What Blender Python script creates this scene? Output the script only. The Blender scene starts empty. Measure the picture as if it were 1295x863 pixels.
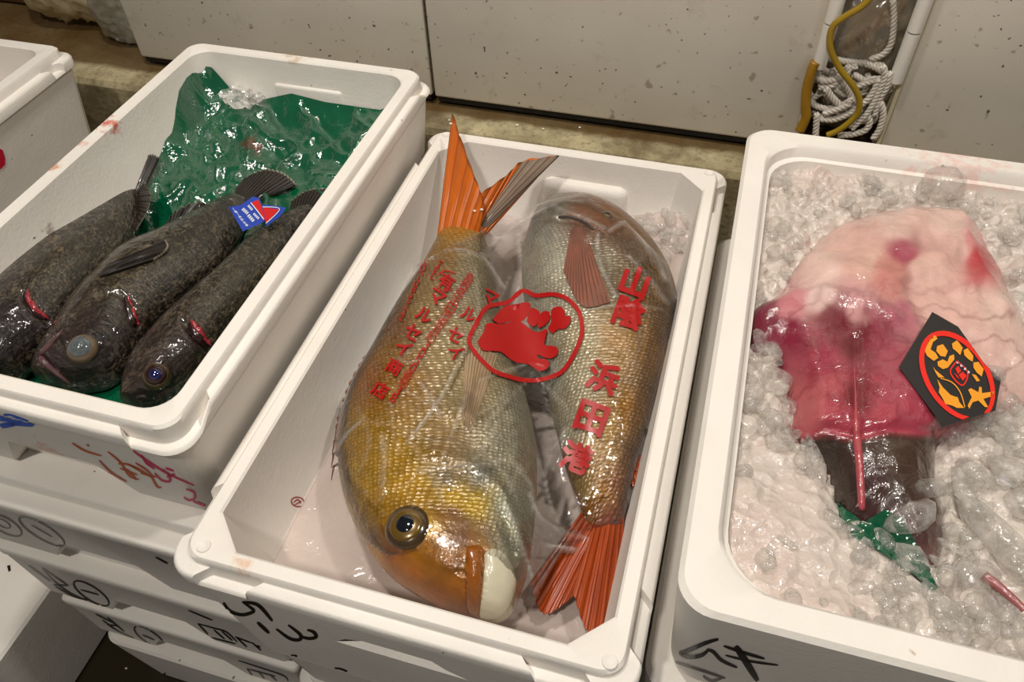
import bpy, bmesh, math, random
import numpy as np
from mathutils import Vector, Matrix, noise
from mathutils.bvhtree import BVHTree
from mathutils.geometry import tessellate_polygon

random.seed(7)
S = bpy.context.scene
COL = S.collection

# ------------------------------------------------------------------ camera
FPX = 990.73
CAMP = np.array([0.36113845, -0.20692875, 0.58704753])
PITCH, ROLL, YAW = 0.73246127, -0.03689271, 0.30948432
def _rx(a): c, s = math.cos(a), math.sin(a); return np.array([[1,0,0],[0,c,-s],[0,s,c]])
def _rz(a): c, s = math.cos(a), math.sin(a); return np.array([[c,-s,0],[s,c,0],[0,0,1]])
RCAM = _rz(YAW) @ _rx(PITCH) @ _rz(ROLL)
cam_d = bpy.data.cameras.new('camera'); cam = bpy.data.objects.new('camera', cam_d); COL.objects.link(cam)
cam_d.sensor_fit = 'HORIZONTAL'; cam_d.sensor_width = 36.0; cam_d.lens = FPX / 1295 * 36; cam_d.clip_start = 0.01
M4 = Matrix.Identity(4)
for i in range(3):
    for j in range(3): M4[i][j] = RCAM[i, j]
    M4[i][3] = CAMP[i]
cam.matrix_world = M4
S.camera = cam

# ------------------------------------------------------------------ world, lamps, exposure
S.view_settings.view_transform = 'Standard'; S.view_settings.look = 'None'
S.view_settings.gamma = 1.0; S.view_settings.use_curve_mapping = False
S.view_settings.exposure = 0.06
S.cycles.transparent_max_bounces = 32
W = bpy.data.worlds.new('market_hall'); S.world = W; W.use_nodes = True
W.node_tree.nodes['Background'].inputs[0].default_value = (1.0, 0.95, 0.88, 1)
W.node_tree.nodes['Background'].inputs[1].default_value = 0.09
def lamp(name, loc, power, size, col=(1.0, 0.935, 0.84), aim=(0.2, 0.3, 0)):
    d = bpy.data.lights.new(name, 'AREA'); d.shape = 'DISK'; d.size = size; d.energy = power; d.color = col
    o = bpy.data.objects.new(name, d); COL.objects.link(o); o.location = loc
    o.rotation_euler = (Vector(aim) - Vector(loc)).to_track_quat('-Z', 'Y').to_euler()
    return o
lamp('ceiling_lamp', (-0.15, 0.30, 1.75), 12.5, 0.12)
lamp('ceiling_lamp', (0.95, 0.35, 1.85), 10, 0.12, aim=(0.5, 0.3, 0))
lamp('ceiling_lamp', (0.05, -0.85, 2.0), 19, 0.14, aim=(0.2, 0.5, 0))

# ------------------------------------------------------------------ pixel <-> world
def ray(px, py):
    return RCAM @ np.array([(px - 647.5) / FPX, -(py - 431.5) / FPX, -1.0])
def pix(px, py, z):
    d = ray(px, py); t = (z - CAMP[2]) / d[2]; return CAMP + t * d
def pixY(px, py, Y):
    d = ray(px, py); t = (Y - CAMP[1]) / d[1]; return CAMP + t * d
def proj(p):
    c = (np.asarray(p) - CAMP) @ RCAM
    return np.stack([647.5 + FPX * c[..., 0] / -c[..., 2], 431.5 - FPX * c[..., 1] / -c[..., 2]], -1)
CV = Vector(CAMP)
def hit(px, py, bvh, off=0.0):
    d = Vector(ray(px, py)).normalized()
    r = bvh.ray_cast(CV, d)
    if r[0] is None: return None
    n = r[1] if r[1].dot(d) < 0 else -r[1]
    return r[0] + n * off, n

# ------------------------------------------------------------------ object helpers
def lin(c):
    return tuple((x / 255 / 12.92) if x / 255 <= 0.04045 else ((x / 255 + 0.055) / 1.055) ** 2.4 for x in c)
def worigin(o):
    v = Vector((0, 0, 0))
    while o: v = v + o.location; o = o.parent
    return v
def mk(name, verts, faces, mat, parent=None, origin=None, smooth=True, sharp=None, col=None, uv=None):
    """verts in world space; the object is stored relative to its origin / its parent"""
    org = Vector(origin) if origin is not None else (worigin(parent) if parent else Vector((0, 0, 0)))
    V = np.asarray(verts, dtype=float) - np.array(org)
    me = bpy.data.meshes.new(name); me.from_pydata(V.tolist(), [], [list(map(int, f)) for f in faces]); me.update()
    if smooth:
        me.polygons.foreach_set('use_smooth', [True] * len(me.polygons))
        if sharp: me.set_sharp_from_angle(angle=math.radians(sharp))
    if col is not None:
        a = me.color_attributes.new('Col', 'FLOAT_COLOR', 'POINT')
        c4 = np.ones((len(V), 4)); c4[:, :3] = col; a.data.foreach_set('color', c4.ravel())
    if uv is not None:
        l = me.uv_layers.new(name='UVMap'); li = np.empty(len(me.loops), dtype=int); me.loops.foreach_get('vertex_index', li)
        l.data.foreach_set('uv', np.asarray(uv, dtype=float)[li].ravel())
    if mat: me.materials.append(mat)
    o = bpy.data.objects.new(name, me); COL.objects.link(o)
    if parent is not None:
        o.parent = parent; o.location = org - worigin(parent)
    else: o.location = org
    return o
def tag(o, label=None, cat=None, group=None, kind=None):
    if label: o['label'] = label
    if cat: o['category'] = cat
    if group: o['group'] = group
    if kind: o['kind'] = kind
    return o
def bvh_of(*objs):
    V, F = [], []
    for o in objs:
        w = worigin(o); n = len(V)
        V += [v.co + w for v in o.data.vertices]; F += [[i + n for i in p.vertices] for p in o.data.polygons]
    return BVHTree.FromPolygons(V, F)
def wverts(o):
    a = np.empty(len(o.data.vertices) * 3); o.data.vertices.foreach_get('co', a)
    return a.reshape(-1, 3) + np.array(worigin(o))
def boxmesh(x0, x1, y0, y1, z0, z1):
    v = [(x, y, z) for z in (z0, z1) for x, y in ((x0, y0), (x1, y0), (x1, y1), (x0, y1))]
    f = [(0,3,2,1), (4,5,6,7), (0,1,5,4), (1,2,6,5), (2,3,7,6), (3,0,4,7)]
    return v, f
def catmull(P, n):
    P = np.asarray(P, float); m = len(P)
    t = np.linspace(0, m - 1, n); i = np.clip(t.astype(int), 0, m - 2); u = (t - i)[:, None]
    g = lambda k: P[np.clip(k, 0, m - 1)]
    p0, p1, p2, p3 = g(i - 1), g(i), g(i + 1), g(i + 2)
    return 0.5 * (2*p1 + (p2 - p0)*u + (2*p0 - 5*p1 + 4*p2 - p3)*u**2 + (3*p1 - p0 - 3*p2 + p3)*u**3)
def tube(path, r, seg=8, closed=False, cap=True, twist=0.0):
    P = np.asarray(path, float); n = len(P)
    rr = np.full(n, r) if np.isscalar(r) else np.asarray(r)
    T = np.gradient(P, axis=0); T /= np.linalg.norm(T, axis=1)[:, None] + 1e-12
    up = np.array([0.13, 0.21, 0.97]); V, F = [], []
    a = np.cross(T[0], up); a /= np.linalg.norm(a)
    for k in range(n):
        a = a - T[k] * a.dot(T[k]); a /= np.linalg.norm(a) + 1e-12; b = np.cross(T[k], a)
        for j in range(seg):
            th = 2 * math.pi * j / seg + twist * k
            V.append(P[k] + rr[k] * (a * math.cos(th) + b * math.sin(th)))
    for k in range(n - 1):
        for j in range(seg):
            j2 = (j + 1) % seg
            F.append((k*seg + j, k*seg + j2, (k+1)*seg + j2, (k+1)*seg + j))
    if cap: F.append(tuple(range(seg))[::-1]); F.append(tuple((n-1)*seg + j for j in range(seg)))
    return V, F
def join(parts):
    V, F = [], []
    for v, f in parts:
        n = len(V); V += [tuple(x) for x in v]; F += [tuple(i + n for i in q) for q in f]
    return V, F
def fbm(x, y, z=0.0, oct=3):
    s, a, f = 0.0, 1.0, 1.0
    for _ in range(oct):
        s += a * noise.noise((x * f, y * f, z)); a *= 0.5; f *= 2.03
    return s

# ------------------------------------------------------------------ materials
def nmat(name):
    m = bpy.data.materials.new(name); m.use_nodes = True
    nt = m.node_tree; return m, nt, nt.nodes['Principled BSDF']
class NB:
    def __init__(s, nt): s.nt = nt; s.tc = None
    def n(s, typ, **kw):
        o = s.nt.nodes.new(typ)
        for k, v in kw.items(): setattr(o, k, v)
        return o
    def link(s, a, b): s.nt.links.new(a, b)
    def coord(s, which='Object'):
        if s.tc is None: s.tc = s.n('ShaderNodeTexCoord')
        return s.tc.outputs[which]
    def noise(s, scale, detail=4, rough=0.55, vec=None, dist=0.0):
        o = s.n('ShaderNodeTexNoise'); o.inputs['Scale'].default_value = scale; o.inputs['Detail'].default_value = detail
        o.inputs['Roughness'].default_value = rough; o.inputs['Distortion'].default_value = dist
        s.link(vec if vec is not None else s.coord(), o.inputs['Vector']); return o.outputs['Fac']
    def voro(s, scale, feature='F1', vec=None, rand=1.0, out='Distance'):
        o = s.n('ShaderNodeTexVoronoi', feature=feature); o.inputs['Scale'].default_value = scale; o.inputs['Randomness'].default_value = rand
        s.link(vec if vec is not None else s.coord(), o.inputs['Vector']); return o.outputs[out]
    def ramp(s, fac, stops, interp='LINEAR'):
        o = s.n('ShaderNodeValToRGB'); r = o.color_ramp; r.interpolation = interp
        while len(r.elements) < len(stops): r.elements.new(0.5)
        for e, (p, c) in zip(r.elements, stops):
            e.position = p; e.color = (c, c, c, 1) if np.isscalar(c) else tuple(c) + (1,)
        s.link(fac, o.inputs[0]); return o.outputs[0]
    def mix(s, fac, a, b, mode='MIX'):
        o = s.n('ShaderNodeMix', data_type='RGBA', blend_type=mode)
        for i, v in ((0, fac), (6, a), (7, b)):
            if hasattr(v, 'node'): s.link(v, o.inputs[i])
            elif np.isscalar(v): o.inputs[i].default_value = v if i == 0 else (v, v, v, 1)
            else: o.inputs[i].default_value = tuple(v) + (1,)
        return o.outputs[2]
    def math(s, op, a, b=None, clamp=False):
        o = s.n('ShaderNodeMath', operation=op, use_clamp=clamp)
        for i, v in enumerate((a, b)):
            if v is None: continue
            if hasattr(v, 'node'): s.link(v, o.inputs[i])
            else: o.inputs[i].default_value = v
        return o.outputs[0]
    def bump(s, h, strength, dist=0.001, normal=None):
        o = s.n('ShaderNodeBump'); o.inputs['Strength'].default_value = strength; o.inputs['Distance'].default_value = dist
        s.link(h, o.inputs['Height'])
        if normal is not None: s.link(normal, o.inputs['Normal'])
        return o.outputs[0]
def simple(name, col, rough=0.5, metal=0.0, bump=None, spec=None, vary=0.0, vscale=20, coat=0.0):
    m, nt, p = nmat(name); b = NB(nt)
    c = lin(col)
    if vary:
        o = b.mix(b.noise(vscale), tuple(x * (1 - vary) for x in c), tuple(min(1, x * (1 + vary)) for x in c)); b.link(o, p.inputs['Base Color'])
    else: p.inputs['Base Color'].default_value = c + (1,)
    p.inputs['Roughness'].default_value = rough; p.inputs['Metallic'].default_value = metal
    p.inputs['Coat Weight'].default_value = coat; p.inputs['Coat Roughness'].default_value = 0.08
    if spec is not None: p.inputs['Specular IOR Level'].default_value = spec
    if bump: b.link(b.bump(b.noise(bump[0], 3), bump[1], 0.002), p.inputs['Normal'])
    return m
def foam(name, stains=()):
    """expanded polystyrene; stains = (world xyz, radius, sRGB colour, strength) are dirt or blood marks"""
    m, nt, p = nmat(name); b = NB(nt)
    geo = b.n('ShaderNodeNewGeometry').outputs['Position']
    c = b.mix(b.ramp(b.noise(9, 5, vec=geo), [(0.35, 0.0), (0.7, 1.0)]), (0.80, 0.755, 0.70), (0.865, 0.825, 0.77))
    gr = b.ramp(b.noise(260, 2, vec=geo), [(0.70, 0.0), (0.78, 1.0)])
    c = b.mix(b.math('MULTIPLY', gr, 0.05), c, (0.35, 0.30, 0.22))
    sp = b.ramp(b.noise(95, 1, vec=geo), [(0.795, 0.0), (0.815, 1.0)])
    c = b.mix(b.math('MULTIPLY', sp, 0.8), c, (0.06, 0.045, 0.03))
    nz = b.noise(85, 5, 0.7, vec=geo)
    for (ctr, r, sc, st) in stains:
        d = b.n('ShaderNodeVectorMath', operation='DISTANCE'); b.link(geo, d.inputs[0]); d.inputs[1].default_value = ctr
        f = b.math('SUBTRACT', 1.0, b.math('DIVIDE', d.outputs['Value'], r))
        f = b.math('ADD', f, b.math('MULTIPLY', b.math('SUBTRACT', nz, 0.58), 3.4))
        f = b.math('MULTIPLY', b.ramp(f, [(0.25, 0.0), (0.75, 1.0)]), b.ramp(b.math('DIVIDE', d.outputs['Value'], r), [(0.6, 1.0), (1.0, 0.0)]))
        c = b.mix(b.math('MULTIPLY', f, st), c, lin(sc))
    b.link(c, p.inputs['Base Color'])
    p.inputs['Roughness'].default_value = 0.48; p.inputs['Specular IOR Level'].default_value = 0.35
    v = b.voro(230, vec=geo)
    n1 = b.bump(v, 0.10, 0.0015); b.link(b.bump(b.noise(40, 3, vec=geo), 0.10, 0.003, n1), p.inputs['Normal'])
    return m
def attr(b):
    a = b.n('ShaderNodeAttribute'); a.attribute_name = 'Col'; return a.outputs['Color']
def uvn(b, sx=1.0, sy=1.0):
    mp = b.n('ShaderNodeMapping'); mp.inputs['Scale'].default_value = (sx, sy, 1); b.link(b.coord('UV'), mp.inputs['Vector']); return mp.outputs[0]

M = {}
M['black_ink'] = simple('black_marker_ink', (26, 22, 22), 0.35)
M['red_print'] = simple('red_print', (168, 4, 4), 0.35)
M['orange_ink'] = simple('orange_marker_ink', (196, 84, 22), 0.5)
M['magenta_ink'] = simple('magenta_marker_ink', (206, 32, 92), 0.5)
M['blue_ink'] = simple('blue_marker_ink', (46, 100, 214), 0.5)
M['concrete'] = None
def concrete():
    m, nt, p = nmat('wet_concrete'); b = NB(nt)
    g = b.n('ShaderNodeNewGeometry').outputs['Position']
    c = b.mix(b.ramp(b.noise(14, 6, 0.65, vec=g), [(0.35, 0.0), (0.65, 1.0)]), lin((118, 104, 74)), lin((186, 174, 138)))
    c = b.mix(b.math('MULTIPLY', b.ramp(b.noise(150, 3, vec=g), [(0.5, 0.0), (0.7, 1.0)]), 0.5), c, lin((88, 78, 56)))
    sy = b.n('ShaderNodeSeparateXYZ'); b.link(g, sy.inputs[0])
    y = b.math('ADD', sy.outputs['Y'], b.math('MULTIPLY', b.noise(20, 4, vec=g), 0.03))
    wet = b.ramp(y, [(0.757, 0.0), (0.769, 1.0)]); wet = b.math('MULTIPLY', wet, 0.85)
    c = b.mix(wet, c, lin((84, 60, 28)))
    front = b.ramp(sy.outputs['Z'], [(-0.075, 1.0), (-0.06, 0.0)])
    sp = b.n('ShaderNodeMath'); b.link(c, p.inputs['Base Color'])
    b.link(b.math('SUBTRACT', 0.8, b.math('MULTIPLY', wet, 0.5)), p.inputs['Roughness'])
    b.link(b.bump(b.noise(120, 4, vec=g), 0.5, 0.002), p.inputs['Normal'])
    return m
M['concrete'] = concrete()
M['floor'] = simple('wet_dark_floor', (44, 38, 22), 0.14, bump=(9, 0.25), vary=0.35, vscale=8)
M['backwall'] = simple('dark_back_wall', (58, 46, 32), 0.7, vary=0.3, vscale=6)
def door_mat():
    m, nt, p = nmat('white_painted_panel'); b = NB(nt)
    g = b.n('ShaderNodeNewGeometry').outputs['Position']
    c = b.mix(b.ramp(b.noise(5, 5, vec=g), [(0.3, 0.0), (0.7, 1.0)]), lin((216, 209, 196)), lin((228, 222, 210)))
    s1 = b.ramp(b.noise(60, 2, vec=g), [(0.665, 0.0), (0.72, 1.0)])
    c = b.mix(b.math('MULTIPLY', s1, 0.55), c, lin((128, 108, 70)))
    s2 = b.ramp(b.noise(135, 1, vec=g), [(0.735, 0.0), (0.76, 1.0)])
    c = b.mix(b.math('MULTIPLY', s2, 0.85), c, lin((70, 58, 42)))
    s3 = b.ramp(b.noise(18, 4, 0.7, vec=g), [(0.60, 0.0), (0.75, 1.0)])
    c = b.mix(b.math('MULTIPLY', s3, 0.28), c, lin((150, 128, 84)))
    b.link(c, p.inputs['Base Color']); p.inputs['Roughness'].default_value = 0.42
    b.link(b.bump(b.noise(25, 3, vec=g), 0.06, 0.004), p.inputs['Normal'])
    return m
M['door'] = door_mat()
M['hinge'] = simple('hinge_paint', (222, 218, 210), 0.35)
M['gap_dark'] = simple('dark_gap_shade', (18, 16, 14), 0.6)  # shade colour for the open gap beneath the panels
M['edge'] = simple('panel_edge_trim', (206, 196, 164), 0.5)

def film_mat(name, tint=(1, 1, 1), rough=0.06, base=0.06, haze=0.05, hazecol=(0.95, 0.92, 0.88), bump=None):
    """thin clear plastic: see-through, mirror-like at a slant, milky by Col.r (folds, plus painted highlight streaks)"""
    m, nt, p = nmat(name); b = NB(nt); out = nt.nodes['Material Output']; nt.nodes.remove(p)
    tr = b.n('ShaderNodeBsdfTransparent'); tr.inputs[0].default_value = tuple(tint) + (1,)
    gl = b.n('ShaderNodeBsdfGlossy'); gl.inputs['Roughness'].default_value = rough; gl.inputs[0].default_value = (1, 1, 1, 1)
    fr = b.n('ShaderNodeFresnel'); fr.inputs['IOR'].default_value = 1.5
    if bump:
        nb = b.bump(b.noise(bump[0], 3, dist=1.5), bump[1], 0.003); b.link(nb, gl.inputs['Normal']); b.link(nb, fr.inputs['Normal'])
    f = b.math('ADD', b.math('MULTIPLY', fr.outputs[0], 1.3), base, True)
    mx = b.n('ShaderNodeMixShader'); b.link(f, mx.inputs[0]); b.link(tr.outputs[0], mx.inputs[1]); b.link(gl.outputs[0], mx.inputs[2])
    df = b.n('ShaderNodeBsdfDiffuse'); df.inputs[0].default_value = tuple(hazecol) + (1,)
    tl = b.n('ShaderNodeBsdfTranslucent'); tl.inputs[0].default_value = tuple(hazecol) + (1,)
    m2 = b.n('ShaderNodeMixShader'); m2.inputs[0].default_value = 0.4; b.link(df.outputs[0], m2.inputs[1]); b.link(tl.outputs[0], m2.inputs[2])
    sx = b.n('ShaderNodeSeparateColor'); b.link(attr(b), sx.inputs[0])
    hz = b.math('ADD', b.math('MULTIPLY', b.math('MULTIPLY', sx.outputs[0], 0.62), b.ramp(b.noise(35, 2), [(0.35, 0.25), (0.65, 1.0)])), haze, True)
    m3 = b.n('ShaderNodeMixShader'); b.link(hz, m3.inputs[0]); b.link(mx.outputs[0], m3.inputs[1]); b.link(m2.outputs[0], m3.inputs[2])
    b.link(m3.outputs[0], out.inputs[0])
    return m
M['film'] = film_mat('clear_bag_film', haze=0.0, base=0.012, rough=0.035, bump=(48, 0.45))
M['cling'] = film_mat('crumpled_clear_film', haze=0.10, base=0.12, bump=(90, 0.6))
def green_mat():
    m, nt, p = nmat('green_plastic_sheet'); b = NB(nt)
    g = b.n('ShaderNodeNewGeometry').outputs['Position']
    c = b.mix(b.noise(18, 5, vec=g), lin((0, 62, 40)), lin((8, 100, 66)))
    dd = b.n('ShaderNodeVectorMath', operation='DISTANCE'); b.link(g, dd.inputs[0]); dd.inputs[1].default_value = (-0.235, 0.545, -0.005)
    bl = b.ramp(b.math('ADD', b.math('MULTIPLY', dd.outputs['Value'], 22), b.math('MULTIPLY', b.noise(45, 4, 0.7, vec=g), 1.3)), [(0.85, 1.0), (1.05, 0.0)])
    c = b.mix(b.math('MULTIPLY', bl, 0.75), c, lin((104, 52, 40)))
    b.link(c, p.inputs['Base Color']); p.inputs['Roughness'].default_value = 0.09
    p.inputs['Specular IOR Level'].default_value = 0.8
    n1 = b.bump(b.noise(55, 4, 0.6, vec=g, dist=1.2), 0.30, 0.004)
    n2 = b.bump(b.noise(110, 2, vec=g, dist=1.0), 0.25, 0.003, n1); b.link(n2, p.inputs['Normal']); b.link(n2, p.inputs['Coat Normal'])
    p.inputs['Coat Weight'].default_value = 1.0; p.inputs['Coat Roughness'].default_value = 0.03
    return m
M['green'] = green_mat()
def ice_bed_mat():
    m, nt, p = nmat('crushed_ice_bed'); b = NB(nt)
    g = b.n('ShaderNodeNewGeometry').outputs['Position']
    c = b.mix(b.noise(26, 4, vec=g), lin((186, 176, 168)), lin((222, 212, 202)))
    c = b.mix(b.ramp(b.noise(7, 3, vec=g), [(0.45, 0.0), (0.65, 0.25)]), c, lin((226, 186, 180)))
    b.link(c, p.inputs['Base Color']); p.inputs['Roughness'].default_value = 0.22
    p.inputs['Coat Weight'].default_value = 0.5; p.inputs['Coat Roughness'].default_value = 0.05
    p.inputs['Subsurface Weight'].default_value = 0.25; p.inputs['Subsurface Radius'].default_value = (0.012, 0.011, 0.010); p.inputs['Subsurface Scale'].default_value = 0.5
    n1 = b.bump(b.voro(95, vec=g), 0.55, 0.006); b.link(b.bump(b.noise(260, 3, vec=g), 0.5, 0.002, n1), p.inputs['Normal'])
    return m
M['icebed'] = ice_bed_mat()
def slush_mat():
    m, nt, p = nmat('wet_slush'); b = NB(nt); g = b.n('ShaderNodeNewGeometry').outputs['Position']
    b.link(b.mix(b.noise(12, 4, vec=g), lin((176, 160, 154)), lin((214, 200, 192))), p.inputs['Base Color']); p.inputs['Roughness'].default_value = 0.12
    b.link(b.bump(b.noise(45, 4, vec=g, dist=1.0), 0.35, 0.004), p.inputs['Normal']); return m
M['slush'] = slush_mat()
def ice_mat():
    m, nt, p = nmat('clear_ice'); b = NB(nt); out = nt.nodes['Material Output']; nt.nodes.remove(p)
    nb = b.bump(b.noise(2.2, 3, dist=0.6), 0.5, 0.004)
    tr = b.n('ShaderNodeBsdfTransparent'); tr.inputs[0].default_value = (0.95, 0.95, 0.94, 1)
    df = b.n('ShaderNodeBsdfDiffuse'); df.inputs[0].default_value = (0.86, 0.83, 0.80, 1)
    tl = b.n('ShaderNodeBsdfTranslucent'); tl.inputs[0].default_value = (0.90, 0.87, 0.84, 1)
    gl = b.n('ShaderNodeBsdfGlossy'); gl.inputs['Roughness'].default_value = 0.05
    for n in (df, gl): b.link(nb, n.inputs['Normal'])
    fr = b.n('ShaderNodeFresnel'); fr.inputs['IOR'].default_value = 1.45; b.link(nb, fr.inputs['Normal'])
    m1 = b.n('ShaderNodeMixShader'); m1.inputs[0].default_value = 0.5; b.link(df.outputs[0], m1.inputs[1]); b.link(tl.outputs[0], m1.inputs[2])
    m2 = b.n('ShaderNodeMixShader'); b.link(b.ramp(b.noise(1.6, 4, 0.6), [(0.38, 0.10), (0.66, 0.50)]), m2.inputs[0]); b.link(tr.outputs[0], m2.inputs[1]); b.link(m1.outputs[0], m2.inputs[2])
    m3 = b.n('ShaderNodeMixShader'); gb = b.n('ShaderNodeNewGeometry').outputs['Backfacing']
    b.link(b.math('MULTIPLY', b.math('ADD', fr.outputs[0], 0.04, True), b.math('SUBTRACT', 1.0, gb)), m3.inputs[0]); b.link(m2.outputs[0], m3.inputs[1]); b.link(gl.outputs[0], m3.inputs[2])
    b.link(m3.outputs[0], out.inputs[0]); return m
M['ice'] = ice_mat()

def seabream_mat():
    m, nt, p = nmat('sea_bream_skin'); b = NB(nt)
    uv = uvn(b); col = attr(b)
    al = b.n('ShaderNodeAttribute'); al.attribute_name = 'Scl'; k = al.outputs['Fac']
    ed = b.voro(1.0, 'DISTANCE_TO_EDGE', vec=uv, rand=0.42); f1 = b.voro(1.0, 'F1', vec=uv, rand=0.42)
    dark = b.math('MULTIPLY', b.ramp(ed, [(0.0, 1.0), (0.16, 0.0)]), b.math('MULTIPLY', k, 0.42))
    c = b.mix(dark, col, (0.05, 0.03, 0.012))
    lite = b.math('MULTIPLY', b.ramp(f1, [(0.10, 1.0), (0.40, 0.0)]), b.math('MULTIPLY', k, 0.30)); c = b.mix(lite, c, b.mix(0.5, col, (1, 0.95, 0.8)))
    c = b.mix(0.5, c, b.mix(1.0, c, b.ramp(b.noise(75, 5, 0.65), [(0.32, 0.30), (0.68, 1.0)]), 'MULTIPLY'))
    b.link(c, p.inputs['Base Color']); p.inputs['Metallic'].default_value = 0.18; p.inputs['Roughness'].default_value = 0.34
    p.inputs['Coat Weight'].default_value = 0.6; p.inputs['Coat Roughness'].default_value = 0.12
    h = b.math('MULTIPLY', b.math('SUBTRACT', 1.0, f1), k)
    n1 = b.bump(h, 0.55, 0.0025); nn = b.bump(b.noise(130, 4), 0.5, 0.002, n1); b.link(nn, p.inputs['Normal']); b.link(nn, p.inputs['Coat Normal'])
    return m
M['bream'] = seabream_mat()
def rock_mat():
    m, nt, p = nmat('rockfish_skin'); b = NB(nt)
    uv = uvn(b); col = attr(b)
    al = b.n('ShaderNodeAttribute'); al.attribute_name = 'Scl'; k = al.outputs['Fac']
    big = b.noise(1.0, 3, 0.65, vec=uvn(b, 0.10, 0.16)); sm = b.noise(1.0, 4, 0.7, vec=uvn(b, 0.55, 1.0), dist=1.0)
    spot = b.math('MULTIPLY', b.ramp(sm, [(0.48, 0.0), (0.58, 1.0)]), b.ramp(big, [(0.36, 0.2), (0.56, 1.0)]))
    c = b.mix(b.math('MULTIPLY', spot, b.math('MULTIPLY', k, 0.62)), col, lin((118, 105, 84)))
    dk = b.ramp(b.noise(1.0, 3, vec=uvn(b, 0.3, 0.3)), [(0.35, 0.35), (0.6, 1.0)]); c = b.mix(0.8, c, b.mix(1.0, c, dk, 'MULTIPLY'))
    b.link(c, p.inputs['Base Color']); p.inputs['Roughness'].default_value = 0.45; p.inputs['Specular IOR Level'].default_value = 0.25
    p.inputs['Coat Weight'].default_value = 1.0; p.inputs['Coat Roughness'].default_value = 0.09
    f1 = b.voro(1.0, 'F1', vec=uvn(b, 0.8, 0.8), rand=0.5)
    n1 = b.bump(f1, 0.5, 0.0016); nn = b.bump(b.noise(150, 4), 0.6, 0.003, n1); b.link(nn, p.inputs['Normal']); b.link(b.bump(b.noise(70, 3, dist=0.5), 0.6, 0.004), p.inputs['Coat Normal'])
    return m
M['rock'] = rock_mat()
def fin_mat(name, c0, c1, nrays, edge=None, rough=0.35):
    """fin membrane: rays run along v, colours vary with u across the rays"""
    m, nt, p = nmat(name); b = NB(nt)
    sp = b.n('ShaderNodeSeparateXYZ'); b.link(b.coord('UV'), sp.inputs[0])
    u = b.math('ADD', sp.outputs[0], b.math('MULTIPLY', b.math('SUBTRACT', b.noise(1.6, 2, vec=b.coord('UV')), 0.5), 0.03))
    w = b.math('ABSOLUTE', b.math('SINE', b.math('MULTIPLY', u, math.pi * nrays)))
    c = b.mix(b.ramp(w, [(0.0, 0.0), (0.35, 1.0)]), lin(c0), b.mix(b.noise(2.5, 3, vec=b.coord('UV')), lin(c0), lin(c1)))
    if edge: c = b.mix(b.ramp(sp.outputs[1], [(0.965, 0.0), (0.985, 1.0)]), c, lin(edge))
    b.link(c, p.inputs['Base Color']); p.inputs['Roughness'].default_value = rough
    p.inputs['Coat Weight'].default_value = 0.25; p.inputs['Coat Roughness'].default_value = 0.12; p.inputs['Specular IOR Level'].default_value = 0.3
    fine = b.math('ABSOLUTE', b.math('SINE', b.math('MULTIPLY', u, math.pi * nrays * 3)))
    n1 = b.bump(w, 0.6, 0.002); b.link(b.bump(fine, 0.3, 0.0008, n1), p.inputs['Normal'])
    return m
M['fin_dark'] = fin_mat('dark_fin', (24, 20, 18), (56, 49, 42), 14, edge=(150, 140, 125))
M['fin_orange'] = fin_mat('orange_fin', (166, 74, 8), (218, 112, 26), 6)
M['fin_grey'] = fin_mat('grey_fin', (92, 74, 60), (150, 128, 110), 8)
M['fin_red'] = fin_mat('red_fin', (124, 40, 6), (182, 76, 12), 7)
M['fin_pink'] = fin_mat('pinkish_fin', (96, 64, 52), (164, 100, 80), 13)
M['fin_pale'] = fin_mat('pale_fin', (158, 128, 96), (184, 160, 126), 10)
def wet(name, rough=0.25, bump=(90, 0.4), sss=0.15):
    m, nt, p = nmat(name); b = NB(nt)
    c = b.mix(0.35, attr(b), b.mix(1.0, attr(b), b.ramp(b.noise(45, 5, 0.65), [(0.25, 0.45), (0.75, 1.25)]), 'MULTIPLY'))
    b.link(c, p.inputs['Base Color']); p.inputs['Roughness'].default_value = rough
    p.inputs['Coat Weight'].default_value = 0.7; p.inputs['Coat Roughness'].default_value = 0.07
    p.inputs['Subsurface Weight'].default_value = sss; p.inputs['Subsurface Radius'].default_value = (0.012, 0.004, 0.003); p.inputs['Subsurface Scale'].default_value = 0.5
    n1 = b.bump(b.noise(bump[0], 4, 0.6, dist=1.0), bump[1], 0.003); b.link(n1, p.inputs['Normal']); b.link(n1, p.inputs['Coat Normal'])
    return m
M['monk'] = wet('monkfish_skin', bump=(60, 0.55), sss=0.05)
M['gill'] = simple('red_gill_flesh', (150, 40, 48), 0.2, vary=0.7, vscale=220, coat=0.8)
M['gill_dark'] = simple('dark_gill_slit', (36, 10, 12), 0.25, coat=0.6)
M['lip'] = simple('purplish_lip', (88, 60, 62), 0.3, vary=0.3, vscale=120, coat=0.7)
M['eye_white'] = simple('eye_rim', (98, 80, 62), 0.25, coat=0.8)
M['eye_gold'] = simple('eye_gold_iris', (104, 78, 22), 0.25, metal=0.3, coat=1.0, vary=0.3, vscale=300)
M['eye_dark'] = simple('eye_dark_pupil', (12, 16, 26), 0.06, coat=1.0)
M['eye_cloudy'] = simple('eye_clouded_pupil', (84, 92, 96), 0.08, coat=1.0, vary=0.5, vscale=260)
M['eye_blue'] = simple('eye_blue_pupil', (14, 20, 74), 0.05, coat=1.0)
M['eye_ring'] = simple('eye_black_ring', (62, 46, 26), 0.2, coat=0.8, vary=0.8, vscale=90)

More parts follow.
